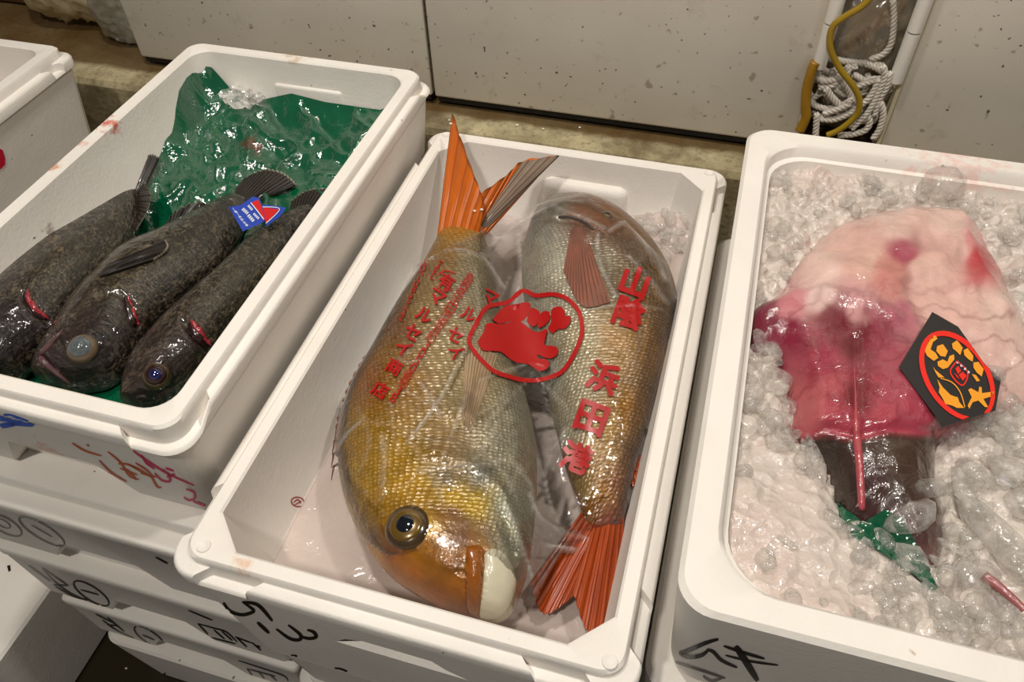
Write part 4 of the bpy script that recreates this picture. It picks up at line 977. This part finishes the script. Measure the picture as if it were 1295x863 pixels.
    c = c * 0.88 * (1 - 0.3 * tail[:, None])
    F = np.array(grid_faces(len(xs), len(ys))); keep = (d[F] > -0.011).all(1); F = F[keep]
    u = np.unique(F); mp = -np.ones(len(V), int); mp[u] = np.arange(len(u))
    return V[u], mp[F], c[u]
mr = root('monkfish', (0.60, 0.33, 0.03))
tag(mr, 'pink skinned monkfish with a dark brown tail, laid belly-up on ice', 'fish')
mv, mf, mc = monk()
mb = mk('body', mv, mf, M['monk'], mr, col=mc); vM = bvh_of(mb)
def on(bv, pts, n, off=0.0): return np.array([np.array(hit(x, y, bv, off)[0]) for x, y in catmull(pts, n)])
V, F = tube(on(vM, [(1080,462),(1082,505),(1083,545),(1087,590),(1090,645)], 30), np.interp(np.linspace(0, 1, 30), [0, .3, .6, 1], [0.0003, 0.0010, 0.0036, 0.0026]), 10)
mk('backbone_strip', V, F, M['monk'], mr, col=np.tile(lin((176, 76, 84)), (len(V), 1)))['label'] = 'raw pink strip along the dark tail'
for pts, r in (([(1296,772),(1270,748),(1244,728)], 0.0034),):
    V, F = tube(np.array([pix(x, y, 0.044) for x, y in catmull(pts, 16)]), r * np.linspace(0.8, 1.2, 16), 10)
    mk('tail_strip', V, F, M['monk'], mr, col=np.tile(lin((156, 88, 88)), (len(V), 1)))

# ---- ice of the monkfish box
def pre_right(P):
    pp = proj(np.column_stack([P, np.full(len(P), 0.045)])); return np.column_stack([pp, polyd(P, np.vstack([MO, MO[:1]])), inpoly(P, MO)])
def zright(x, y, q):
    a, b = cells(x, y, 42, 1.5); a2, b2 = cells(x, y, 95, 8.5)
    p, d, ins = q[:2], q[2], q[3] > 0.5
    smooth = 1.0 if p[1] < 560 or p[0] > 1080 else 0.30
    z = 0.036 + 0.010 * fbm(x*9, y*9, 6, 2) + smooth * (min(0.012, (b - a) * 0.022) - 0.004) + 0.003 * min(1, (b2 - a2) * 2) * smooth
    if ins: z = min(z, 0.020)
    elif d < 0.02: z -= 0.006 * (1 - d / 0.02)
    z += 0.008 * max(0, 1 - (y - 0.05) / 0.10) * (1 if p[0] < 1150 else 0.5)
    if y > 0.50: z += 0.006 * min(1, (y - 0.5) / 0.06)
    return min(z, 0.060)
ice_bed('crushed_ice', 0.420, 0.746, 0.062, 0.602, zright, 'crushed ice packed around the pink monkfish', 0.0032, -0.052, pre_right)
right_ice = [o for o in COL.objects if o.get('kind') == 'stuff' and 'monkfish' in o['label']][0]
vI = bvh_of(right_ice, mb)
# green plastic showing through the ice
gp = [(1052,628),(1066,640),(1090,660),(1120,645),(1140,655),(1160,690),(1185,742),(1180,750),(1150,728),(1110,700),(1080,680)]
tr = tri_split(poly(gp), 6); V, F, ix = [], [], {}
for t in tr:
    f = []
    for p in t:
        k = (round(p[0], 2), round(p[1], 2))
        if k not in ix:
            h = hit(p[0], p[1], vI, 0.0025); q = h[0] + Vector((0, 0, 0.0015 * noise.noise((p[0]*0.09, p[1]*0.09, 0)))); ix[k] = len(V); V.append(tuple(q))
        f.append(ix[k])
    F.append(f)
tag(mk('plastic_sheet', V, F, M['green'], origin=V[0]), 'scrap of green plastic sheet poking out of the ice by the monkfish tail', 'plastic sheet')
# separate chunks of ice
def chunk_mesh(seed, k):
    rng = random.Random(seed); bm = bmesh.new(); bmesh.ops.create_icosphere(bm, subdivisions=2, radius=1.0)
    pl = [(Vector((rng.gauss(0,1), rng.gauss(0,1), rng.gauss(0,1))).normalized(), rng.uniform(0.55, 0.9)) for _ in range(9)]
    for v in bm.verts:
        for n, d in pl:
            q = v.co.dot(n) - d
            if q > 0: v.co -= n * q * 0.85
        v.co *= 1 + 0.08 * noise.noise(v.co * 2.3 + Vector((seed, 0, 0)))
        v.co.x *= k[0]; v.co.y *= k[1]; v.co.z *= k[2]
    me = bpy.data.meshes.new('ice_chunk'); bm.to_mesh(me); bm.free()
    me.polygons.foreach_set('use_smooth', [True]*len(me.polygons)); me.set_sharp_from_angle(angle=math.radians(50)); me.materials.append(M['ice']); return me
CH = [chunk_mesh(s, k) for s, k in ((1, (1,.8,.7)), (2, (1.3,.7,.6)), (3, (.9,.9,.8)), (4, (1.6,.6,.55)), (5, (1,1,.6)), (6, (1.2,.9,.5)))]
irng = random.Random(11)
def chunk(px, py, rpx, bv, lab, grp, me=None, rz=None, lift=0.25):
    h = hit(px, py, bv)
    if not h: return
    d = (h[0] - CV).length; r = rpx * d / FPX
    o = bpy.data.objects.new('ice_chunk', me or irng.choice(CH)); COL.objects.link(o)
    o.location = h[0] + Vector((0, 0, r * lift)); o.scale = (r, r, r); o.rotation_euler = (irng.uniform(-.4, .4), irng.uniform(-.4, .4), irng.uniform(0, 6.28) if rz is None else rz)
    tag(o, lab, 'ice', grp)
def ice_label(x, y):
    if y < 300: return 'clear ice chunk between the monkfish and the back of its box', 'ice chunks behind the monkfish'
    if x < 1050 and y < 640: return 'clear ice chunk in the narrow strip between the monkfish and the bream box', 'ice chunks on the bream side of the monkfish'
    if x > 1190 and y < 640: return 'clear ice chunk beside the black tag on the monkfish', 'ice chunks beside the black tag'
    return 'clear ice chunk on the ice below the dark monkfish tail', 'ice chunks below the monkfish tail'
big = [(980,486,23,2,None),(985,535,17,0,None),(1030,590,22,3,1.75),(960,445,15,0,None),(985,560,20,4,None),(1198,555,17,2,None),(1175,620,20,0,0.5),(1220,640,26,3,1.9),(1255,680,34,3,2.2),(1150,660,28,1,0.6),(1225,740,24,0,2.5),(1240,770,20,4,None),(1190,240,26,2,None),(1165,245,14,0,None),(1255,475,14,0,2.2),(1235,530,16,1,0.2),
       (1120,690,18,1,2.4),(1150,710,20,5,2.4),(1285,720,26,0,None),(1195,780,20,4,None),(1275,600,22,1,None),(1225,600,18,0,None),(1265,560,20,5,None),(1290,640,20,2,None),(1170,745,16,5,2.4),(1090,700,20,1,2.3),(1060,670,14,1,2.2),(1000,520,14,2,None),(965,520,15,1,None),(945,470,13,0,None)]
for x, y, r, k, rz in big: chunk(x, y, r, vI, *ice_label(x, y), CH[k], rz)
def in_monk(x, y): return inpoly(np.array([[x, y]], float), np.array(mout, float))[0]
cnt = 0
while cnt < 190:
    x, y = irng.uniform(925, 1294), irng.uniform(225, 850)
    if in_monk(x, y) or (x < 1080 and y > 600 and irng.random() < 0.85): continue
    if y > 745 + (x - 905) * 0.27 or x < 905 + (700 - y) * 0.10 + 18: continue
    chunk(x, y, irng.uniform(6, 13) if y < 420 else irng.uniform(7, 17), vI, *ice_label(x, y)); cnt += 1
vmid = bvh_of([o for o in COL.objects if o.get('kind') == 'stuff' and 'bagged' in o['label']][0])
for _ in range(26):
    x, y = irng.uniform(800, 872), irng.uniform(255, 340)
    chunk(x, y, irng.uniform(7, 14), vmid, 'clear ice chunk in the corner behind the bagged fish', 'ice chunks behind the bagged fish')
for _ in range(16):
    y = irng.uniform(590, 690); x = irng.uniform(797, 808) - (y - 600) * 0.12
    chunk(x, y, irng.uniform(5, 9), vmid, 'clear ice chunk beside the red tail of the bagged fish', 'ice chunks beside the red tail')
vfar = bvh_of(far_ice)
for _ in range(14):
    chunk(irng.uniform(0, 55), irng.uniform(66, 112), irng.uniform(5, 10), vfar, 'clear ice chunk in the box with the red sticker', 'ice chunks in the stickered box')

# ------------------------------------------------------------------ the clear bag over the bream
def bag():
    x0, x1, y0, y1 = 0.022, 0.352, 0.04, 0.585; st = 0.0026
    xs, ys = np.arange(x0, x1, st), np.arange(y0, y1, st); X, Y = np.meshgrid(xs, ys, indexing='ij')
    O = height_on(X, Y, [v1, v2], -0.088) + 0.0022
    Z = O.copy()
    for k in range(260):
        A = Z.copy(); A[1:-1, 1:-1] = (Z[2:, 1:-1] + Z[:-2, 1:-1] + Z[1:-1, 2:] + Z[1:-1, :-2]) / 4
        Z = np.maximum(O, A)
    V = np.stack([X, Y, Z], -1).reshape(-1, 3); px = proj(V)
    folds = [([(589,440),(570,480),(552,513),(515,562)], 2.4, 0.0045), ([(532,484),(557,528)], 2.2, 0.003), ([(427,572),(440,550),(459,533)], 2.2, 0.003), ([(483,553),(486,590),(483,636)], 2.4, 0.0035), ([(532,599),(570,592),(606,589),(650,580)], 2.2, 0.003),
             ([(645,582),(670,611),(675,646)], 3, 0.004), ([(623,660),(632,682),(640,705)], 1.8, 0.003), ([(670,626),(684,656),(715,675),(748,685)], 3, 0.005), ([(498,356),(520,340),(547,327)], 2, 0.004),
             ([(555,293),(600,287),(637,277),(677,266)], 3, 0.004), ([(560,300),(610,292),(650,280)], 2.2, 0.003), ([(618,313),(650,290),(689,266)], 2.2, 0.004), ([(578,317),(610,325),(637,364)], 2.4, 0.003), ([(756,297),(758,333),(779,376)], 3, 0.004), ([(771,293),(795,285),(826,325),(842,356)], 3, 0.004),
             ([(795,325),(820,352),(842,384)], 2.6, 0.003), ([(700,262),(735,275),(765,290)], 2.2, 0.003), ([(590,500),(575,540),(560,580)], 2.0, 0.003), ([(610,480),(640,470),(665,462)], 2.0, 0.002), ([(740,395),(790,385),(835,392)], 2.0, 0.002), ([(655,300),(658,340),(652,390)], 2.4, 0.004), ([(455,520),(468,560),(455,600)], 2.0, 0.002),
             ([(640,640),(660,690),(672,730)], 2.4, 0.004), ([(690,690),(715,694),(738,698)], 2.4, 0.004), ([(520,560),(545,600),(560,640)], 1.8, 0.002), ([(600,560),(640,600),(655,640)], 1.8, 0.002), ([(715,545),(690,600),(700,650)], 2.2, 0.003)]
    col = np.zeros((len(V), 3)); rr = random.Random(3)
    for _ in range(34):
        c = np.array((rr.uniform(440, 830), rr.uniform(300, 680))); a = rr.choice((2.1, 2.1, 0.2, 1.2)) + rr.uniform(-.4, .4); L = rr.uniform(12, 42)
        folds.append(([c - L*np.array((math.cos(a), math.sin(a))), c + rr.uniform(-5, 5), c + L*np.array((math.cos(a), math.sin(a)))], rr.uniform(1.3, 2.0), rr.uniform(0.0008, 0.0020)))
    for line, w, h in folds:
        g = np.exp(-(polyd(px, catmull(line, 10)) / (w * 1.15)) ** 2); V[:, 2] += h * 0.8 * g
        col[:, 0] = np.maximum(col[:, 0], g ** 2.2 * min(1, h / 0.004) * 0.75)  # folds cloud the film; their bright highlight streaks are painted in here too
    for k in range(len(V)):
        V[k, 2] += 0.0011 * fbm(V[k, 0] * 30, V[k, 1] * 22, 1.9, 2)
    pg = [(497,353),(560,316),(600,296),(640,276),(690,254),(735,244),(790,278),(842,332),(860,390),(852,480),(828,560),(800,625),(775,690),(740,702),(705,700),(690,735),(676,765),(650,772),(655,735),(630,706),(590,690),(540,694),(488,704),(450,676),(428,620),(422,570),(432,505),(458,455),(478,405)]
    F = grid_faces(len(xs), len(ys)); V2, F2, used = trim(V, F, pg)
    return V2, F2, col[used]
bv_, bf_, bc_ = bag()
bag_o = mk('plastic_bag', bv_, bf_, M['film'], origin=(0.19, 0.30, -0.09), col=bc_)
tag(bag_o, 'clear plastic bag with red Japanese print over the two bream', 'plastic bag')
vB_ = bvh_of(bag_o)
def red(name, tris, L=3.0): return decal(name, tris, vB_, bag_o, M['red_print'], 0.0007, L)
E_ = (5.755, 560, 350)
ringp = [(190,470),(205,420),(240,350),(320,225),(470,190),(560,115),(610,110),(680,140),(800,130),(900,160),(980,240),(1010,330),(1010,430),(960,560),(890,670),(820,720),(700,755),(580,755),(480,730),(370,690),(290,620),(215,530),(190,470),(205,420)]
red('emblem_ring', stroke(zz(ringp, *E_), 5.4, 0.0, 120))
for pg in ([(360,310),(440,225),(520,205),(600,190),(635,200),(635,250),(600,310),(560,330),(480,330),(410,345),(365,320)],
           [(255,470),(300,400),(310,350),(360,340),(430,350),(520,325),(560,325),(680,410),(760,380),(750,440),(740,500),(790,505),(835,520),(840,560),(800,595),(750,595),(690,570),(700,600),(760,605),(775,650),(740,685),(690,685),(620,640),(540,630),(470,590),(420,550),(350,545),(290,540),(260,500)],
           [(610,330),(640,240),(670,235),(705,260),(700,310),(680,355),(650,365)], [(690,370),(700,300),(725,260),(770,255),(785,290),(770,330),(720,370)],
           [(765,380),(790,330),(790,260),(815,225),(860,222),(890,255),(890,285),(925,290),(930,330),(890,380),(840,385),(800,415)]):
    red('emblem_brush_mark', poly(zz(catmull(pg + [pg[0]], 60)[:-1], *E_)))
def column(chars, p0, p1, size, ang, bold, wide=1.0, pos=None):
    a = math.radians(ang); U = (math.cos(a) * size * wide, math.sin(a) * size * wide); Vv = (math.sin(a) * size, -math.cos(a) * size)
    for i, ch in enumerate(chars):
        c = pos[i] if pos else tuple(np.array(p0) + (np.array(p1) - np.array(p0)) * (i / max(1, len(chars) - 1)))
        if ch == ' ': continue
        tr = []
        for k in range(8 if bold else 1):
            r_ = bold * size; q = (c[0] + r_*math.cos(k*math.pi/4), c[1] + r_*math.sin(k*math.pi/4)) if bold else c
            tr += put_glyph(ch, q, U, Vv)
        red('printed_character', tr, 4.0)
column('山陰浜田港', 0, 0, 40, 20, 0.045, pos=[(803,357),(796,396),(763,478),(748,529),(729,579)])
column('有マルセイ商店', 0, 0, 21, 31, 0.03, pos=[(564.6,356.6),(552.6,376.6),(536.6,399),(522,420.6),(510,440.6),(499,464.5),(481,494)])
column('マルセイ', 0, 0, 20, 28, 0.03, pos=[(620,377),(593,398),(576,424),(576,446)])
column('島根県浜田市原井町3050番地38', (594,352), (498,504), 13.5, 32, 0.0)
column('FAX(0855)22', (540,329), (508,402), 9.5, 25, 0.0)
column('TEL', (556,334), (548,350), 9, 28, 0.015)
red('printed_bracket', stroke([(552,350),(563,343),(577,347)], 1.6)); red('printed_bracket', stroke([(552,363),(562,369),(573,366)], 1.6))

# ------------------------------------------------------------------ tags
def sheet_poly(name, pts, zfun, mat, origin, thick=0.0006, parent=None):
    tr = tri_split(poly(pts), 8); V, F, ix = [], [], {}
    for t in tr:
        f = []
        for p in t:
            k = (round(p[0], 2), round(p[1], 2))
            if k not in ix: ix[k] = len(V); V.append(tuple(pix(p[0], p[1], zfun(*p))))
            f.append(ix[k])
        F.append(f)
    o = mk(name, V, F, mat, parent, origin=origin if parent is None else None, smooth=True)
    return o
M['tag_blue'] = simple('blue_tag', (20, 62, 176), 0.3, coat=0.5); M['tag_red'] = simple('red_tag_print', (206, 26, 28), 0.35); M['tag_white'] = simple('white_tag_print', (214, 224, 238), 0.4)
M['tag_black'] = simple('black_tag', (34, 30, 30), 0.35, coat=0.3); M['tag_gold'] = simple('gold_tag_print', (240, 158, 36), 0.4); M['tag_scarlet'] = simple('scarlet_tag_print', (232, 38, 22), 0.4)
zt = (10.79, 280, 235)
ta = sheet_poly('fish_tag', zz([(100,290),(260,265),(430,145),(520,170),(560,320),(604,470),(545,512),(290,622)], *zt), lambda x, y: 0.013 + 0.003*math.sin(x*0.09), M['tag_blue'], tuple(pix(310, 270, 0.013)))
tag(ta, 'small folded blue tag with white print and a red triangle by the fish tails', 'tag')
tb = sheet_poly('folded_flap', zz([(545,255),(700,270),(880,300),(800,420),(612,552),(596,480)], *zt), lambda x, y: 0.009 + 0.0004*(x-330)*0.1, M['tag_blue'], None, parent=ta)
bt, bt2 = bvh_of(ta), bvh_of(tb)
def dec(name, tris, bv, par, mat, L=3.0, off=0.0006): return decal(name, tris, bv, par, mat, off, L)
dec('red_stripe', poly(zz([(405,240),(500,195),(540,260),(600,470),(575,475)], *zt)), bt, ta, M['tag_red'])
dec('white_line', stroke(zz([(400,240),(490,350),(580,465)], *zt), 1.2, 0), bt, ta, M['tag_white'], off=0.0009)
dec('red_triangle', poly(zz([(565,298),(790,328),(612,518)], *zt)), bt2, tb, M['tag_red'])
dec('white_line', stroke(zz([(565,296),(795,326),(612,522)], *zt), 1.0, 0, 40), bt2, tb, M['tag_white'], off=0.0009)
for i, ch in enumerate('(有)伊藤水産'):
    c = np.array(zz([(170,325)], *zt)[0]) + (np.array(zz([(345,545)], *zt)[0]) - np.array(zz([(170,325)], *zt)[0])) * i / 6
    a = math.radians(-38); s_ = 4.4
    dec('printed_character', put_glyph(ch, c, (math.cos(a + 0.55)*s_, math.sin(a + 0.55)*s_), (math.sin(a)*s_, -math.cos(a)*s_), 0.03), bt, ta, M['tag_white'])
for (p, q, w) in (((290,320),(365,390),5.5), ((365,405),(445,495),5.5), ((365,275),(425,340),4), ((440,385),(515,460),4)):
    for k in range(4):
        c0 = np.array(p) + (np.array(q) - np.array(p)) * k / 4; c1 = np.array(p) + (np.array(q) - np.array(p)) * (k + 0.72) / 4
        dec('print_block', stroke(zz([tuple(c0), tuple(c1)], *zt), w * 0.75, 0, 6), bt, ta, M['tag_white'])
zk = (4.794, 1120, 380)
kp_ = zz([(283,70),(440,160),(600,385),(700,480),(665,670),(480,722),(340,770),(300,700),(80,405)], *zk)
hp = [np.array(hit(x, y, vI)[0]) for x, y in ((1140,465),(1180,400),(1190,540),(1240,470),(1205,470))]
A_ = np.column_stack([np.array(hp)[:, 0], np.array(hp)[:, 1], np.ones(len(hp))]); co, *_ = np.linalg.lstsq(A_, np.array(hp)[:, 2], rcond=None)
top_ = max(h[2] - A_[i] @ co for i, h in enumerate(hp))
def zk_plane(x, y):
    d = ray(x, y); t = (co[0]*CAMP[0] + co[1]*CAMP[1] + co[2] + top_ + 0.0035 - CAMP[2]) / (d[2] - co[0]*d[0] - co[1]*d[1]); return (CAMP + t*d)[2]
tk_ = sheet_poly('fish_tag', kp_, zk_plane, M['tag_black'], tuple(pix(1205, 470, 0.06)))
tag(tk_, 'black tag with a red oval and gold fish print on the pink monkfish', 'tag')
bk = bvh_of(tk_)
dec('red_oval', ellipse(1120 + 432/4.794, 380 + 462/4.794, 60, 37, 57, 6.6), bk, tk_, M['tag_scarlet'])
G = [[(262,225),(300,215),(312,235),(285,255),(270,300),(300,320),(318,350),(290,370),(250,340),(235,310),(250,270)], [(310,280),(345,268),(375,310),(360,345),(330,340),(305,310)], [(312,375),(345,360),(372,375),(385,340),(412,330),(415,360),(375,410),(345,420),(315,400)],
     [(400,265),(430,245),(445,262),(465,290),(450,335),(425,310),(405,295)], [(470,305),(495,292),(530,340),(525,375),(500,360),(475,335)], [(530,380),(560,375),(592,420),(580,465),(550,440),(530,410)], [(520,450),(545,455),(570,490),(550,495)],
     [(498,545),(515,535),(560,560),(565,525),(580,530),(582,565),(655,555),(655,580),(590,600),(620,650),(600,650),(560,610),(525,620),(505,660),(495,640),(520,590)],
     [(310,480),(325,530),(320,560),(345,600),(360,630),(400,640),(430,655),(475,655),(445,620),(435,590),(415,585),(390,575),(370,555),(345,530)], [(285,405),(300,440),(318,470),(355,470),(330,450),(300,425)]]
for g in G: dec('gold_print', poly(zz(g, *zk)), bk, tk_, M['tag_gold'])
dec('gold_print', stroke(zz([(330,475),(400,500),(450,560),(478,650)], *zk), 1.4, 0.2), bk, tk_, M['tag_gold'])
dec('red_seal', stroke(zz([(430,370),(495,440),(462,518),(390,440),(430,370)], *zk), 1.8, 0), bk, tk_, M['tag_scarlet'])
for g in ([(420,415),(440,400),(455,430),(435,450)], [(440,455),(465,435),(490,460),(465,490)], [(412,440),(430,455),(448,480),(430,470)]): dec('red_seal_print', poly(zz(g, *zk)), bk, tk_, M['tag_scarlet'])
for x, y in ((435,378),(458,398),(480,418),(500,438)): dec('white_dot', ellipse(1120 + x/4.794, 380 + y/4.794, 0.9, 0.9, 0, 1.6), bk, tk_, M['tag_white'])

# ------------------------------------------------------------------ behind the boxes: rope, cord, bags
M['rope'] = simple('white_rope', (206, 198, 188), 0.4, vary=0.15, vscale=90)
M['cord'] = simple('yellow_green_hose', (150, 122, 24), 0.4, vary=0.35, vscale=25)
M['amber_pipe'] = simple('amber_hose', (158, 116, 22), 0.4, vary=0.3, vscale=20)
def twisted(path, r, turns):
    P = np.asarray(path); n = len(P); T = np.gradient(P, axis=0); T /= np.linalg.norm(T, axis=1)[:, None]
    a = np.cross(T, np.array([0.2, 0.9, 0.3])); a /= np.linalg.norm(a, axis=1)[:, None]; b = np.cross(T, a); parts = []
    arc = np.concatenate([[0], np.cumsum(np.linalg.norm(np.diff(P, axis=0), axis=1))])
    for s in range(3):
        ph = arc * turns + s * 2*math.pi/3
        parts.append(tube(P + r*0.52*(a*np.cos(ph)[:, None] + b*np.sin(ph)[:, None]), r*0.62, 6))
    return join(parts)
rope = root('rope_coil', (0.515, 0.80, -0.046)); tag(rope, 'tangled coil of white twisted rope between the two white doors', 'rope')
zq = (4.794, 1000, 0)
loops = [([(200,345),(290,365),(390,380),(500,385),(560,400)], 0.80), ([(170,400),(230,440),(310,430),(400,400)], 0.79), ([(150,440),(190,490),(280,480),(300,470),(250,520),(170,530)], 0.77), ([(120,560),(110,600),(150,640),(220,660),(300,640),(380,600)], 0.765), ([(215,540),(250,590),(300,640)], 0.76), ([(170,720),(260,725),(350,690),(420,640),(480,590),(540,480)], 0.758),
         ([(200,690),(290,660),(360,630)], 0.757), ([(560,400),(570,470),(530,570),(470,680),(400,750),(370,780)], 0.756), ([(600,440),(580,530),(540,600),(510,700)], 0.757), ([(545,620),(560,690),(540,780),(500,840)], 0.756), ([(160,690),(155,750),(150,830)], 0.755), ([(320,500),(360,570),(390,660),(410,700)], 0.77), ([(290,820),(370,815),(450,790),(480,740),(470,700)], 0.757),
         ([(620,0),(625,120),(610,260),(560,330),(480,360)], 0.80), ([(380,450),(450,500),(440,560),(380,560)], 0.79), ([(130,600),(200,560),(240,620)], 0.78)]
rr_ = random.Random(5)
for _ in range(14):
    cx_, cy_ = rr_.uniform(200, 500), rr_.uniform(420, 720); a0 = rr_.uniform(0, 6.28); ra, rb = rr_.uniform(60, 150), rr_.uniform(40, 90); ti = rr_.uniform(-0.6, 0.6)
    pts = []
    for k in range(7):
        t = a0 + k * rr_.uniform(0.45, 0.7); u_, v_ = ra*math.cos(t), rb*math.sin(t); pts.append((min(600, max(110, cx_ + u_*math.cos(ti) - v_*math.sin(ti))), cy_ + u_*math.sin(ti) + v_*math.cos(ti)))
    loops.append((pts, rr_.uniform(0.765, 0.80)))
for pts, Y in loops:
    P = np.array([pixY(*zz([p], *zq)[0], Y) for p in catmull(pts, 46)])
    mk('rope_turn', *twisted(P, 0.0039, 400), M['rope'], rope)
P = np.array([pixY(*zz([p], *zq)[0], 0.748) for p in catmull([(500,-30),(430,40),(330,100),(265,150),(238,220),(245,310),(300,420),(370,510),(412,590),(412,670),(370,730),(290,790),(220,820)], 70)])
tag(mk('hose', *tube(P, 0.0040, 10), M['cord'], origin=tuple(P[-1])), 'thin yellow-green hose curling down over the white rope', 'hose')
P = np.array([pixY(*zz([p], *zq)[0], 0.7565) for p in catmull([(150,375),(128,430),(98,540),(90,640),(92,710),(58,790)], 40)])
tag(mk('hose', *tube(P, 0.0062, 12), M['amber_pipe'], origin=tuple(P[-1])), 'thicker amber hose hanging below the door hinge', 'hose')
M['bag_grey'] = film_mat('cloudy_bag_film', haze=0.35, base=0.10, hazecol=(0.70, 0.67, 0.55), bump=(40, 0.7))
M['bag_yellow'] = film_mat('stained_bag_film', haze=0.62, base=0.06, hazecol=(0.90, 0.78, 0.50), bump=(45, 0.7))
M['rubbish'] = simple('rubbish', (164, 120, 52), 0.6, vary=0.6, vscale=16)
M['net'] = simple('dark_netting', (46, 62, 56), 0.4, vary=0.8, vscale=120)
def lump(cx, cy, cz, rx, ry, rz_, seed, amp=0.22, sub=5):
    bm = bmesh.new(); bmesh.ops.create_icosphere(bm, subdivisions=sub, radius=1.0)
    for v in bm.verts:
        c = v.co.copy(); k = 1 + amp * noise.noise(c * 1.3 + Vector((seed, 0, 0))) + amp * 0.55 * (1 - 2*abs(noise.noise(c * 2.7 + Vector((0, seed, 0))))) * 0.6 + amp*0.45*(1 - 2*abs(noise.noise(c * 6.1 + Vector((0, 0, seed))))) + amp*0.2*(1 - 2*abs(noise.noise(c * 13.0 + Vector((seed, 0, seed)))))
        v.co = Vector((cx + c.x*rx*k, cy + c.y*ry*k, max(cz - rz_*0.92, cz + c.z*rz_*k)))
    bm.verts.index_update(); V = [tuple(v.co) for v in bm.verts]; F = [tuple(v.index for v in f.verts) for f in bm.faces]; bm.free(); return V, F
def plast(name, lab, cat, args, mat, inner=None):
    V, F = lump(*args); o = mk(name, V, F, mat, origin=(args[0], args[1], args[2] - args[5]*0.92), col=np.zeros((len(V), 3))); tag(o, lab, cat)
    if inner:
        for (nm, a2, m2) in inner: mk(nm, *lump(*a2), m2, o)
    return o
plast('rubbish_bag', 'yellow-stained white plastic bag slumped on the concrete kerb', 'plastic bag', (-0.760, 0.905, 0.045, 0.095, 0.075, 0.095, 3.0), M['bag_yellow'], [('contents', (-0.760, 0.915, 0.035, 0.065, 0.045, 0.065, 5.0), M['rubbish'])])
plast('rubbish_bag', 'clear grey plastic bag with dark netting inside beside the white door', 'plastic bag', (-0.612, 0.845, 0.015, 0.072, 0.040, 0.065, 9.0), M['bag_grey'], [('netting', (-0.578, 0.848, 0.005, 0.036, 0.036, 0.045, 2.0), M['net'])])
plast('rubbish_bag', 'cloudy olive plastic bag behind the white rope in the door gap', 'plastic bag', (0.520, 0.875, 0.075, 0.075, 0.06, 0.125, 6.0), M['bag_grey'], [('contents', (0.52, 0.885, 0.07, 0.055, 0.04, 0.095, 1.0), M['rubbish'])])
v, f = bevbox(-1.10, -0.87, 0.90, 1.10, -0.046, 0.08, 0.006)
tag(mk('cardboard_box', v, f, simple('dark_wet_cardboard', (92, 60, 26), 0.6, vary=0.5, vscale=14), origin=(-0.92, 1.0, -0.046)), 'dark brown wet cardboard box behind the stained bag', 'box')

# ---- clear scraps of film: by the green sheet, and over the low box
def scrap(name, lab, pts, zfun, amp, L=5, seed=0.0, mat='cling', haze=0.25):
    tr = tri_split(poly(pts), L); V, F, ix = [], [], {}
    for t in tr:
        f = []
        for p in t:
            k = (round(p[0], 2), round(p[1], 2))
            if k not in ix:
                q = np.array(zfun(*p)); q[2] += amp * (1 - 2*abs(noise.noise((p[0]*0.11, p[1]*0.11, seed)))) + amp*0.6*noise.noise((p[0]*0.25, p[1]*0.25, seed + 4)); ix[k] = len(V); V.append(tuple(q))
            f.append(ix[k])
        F.append(f)
    rr = np.array([[max(0, haze + 0.5*noise.noise((v[0]*60, v[1]*60, seed))), 0, 0] for v in V])
    return tag(mk(name, V, F, M[mat], origin=V[0], col=rr), lab, 'plastic film')
scrap('plastic_film', 'crumpled clear film at the far end of the green sheet', [(282,118),(300,112),(318,118),(336,124),(330,138),(300,146),(288,136),(278,126)], lambda x, y: np.array(hit(x, y, vS, 0.004)[0]) if hit(x, y, vS) else pix(x, y, 0.02), 0.006, seed=2.0)
# stray crumbs of foam
for i, (x, y, bvs) in enumerate(((654,159,None),(687,164,None),(733,162,None),(568,153,None),(601,267,1),(610,265,1),(571,157,1),(160,846,None))):
    p = pixY(x, y, 0.76) if bvs is None else np.array(pix(x, y, 0.0))
    if bvs is None:
        h = bvh_of([o for o in COL.objects if o.name == ('trim_1' if y < 400 else 'floor')][0]); q = hit(x, y, h, 0.0012); p = np.array(q[0])
    else:
        h = bvh_of(*[o for o in COL.objects if o.parent == r1 and o.name.startswith(('tail_fin', 'body'))]); q = hit(x, y, h, 0.001)
        if not q: continue
        p = np.array(q[0])
    me = chunk_mesh(40 + i, (1, 0.8, 0.7)); me.materials.clear(); me.materials.append(fo_plain); me.name = 'foam_crumb'
    o = bpy.data.objects.new('foam_crumb', me); COL.objects.link(o); o.location = p; o.scale = (0.0022,) * 3
    tag(o, 'tiny white foam crumb on the orange tail fin' if bvs else ('tiny white foam crumb on the concrete kerb' if y < 400 else 'tiny white foam crumb on the dark floor'), 'foam crumb', 'foam crumbs on the tail fin' if bvs else 'foam crumbs on the kerb')

decal('dark_mark', poly([(9,716),(13,715),(14,722),(11,724)]), bvh_of(low_box), low_box, M['black_ink'])
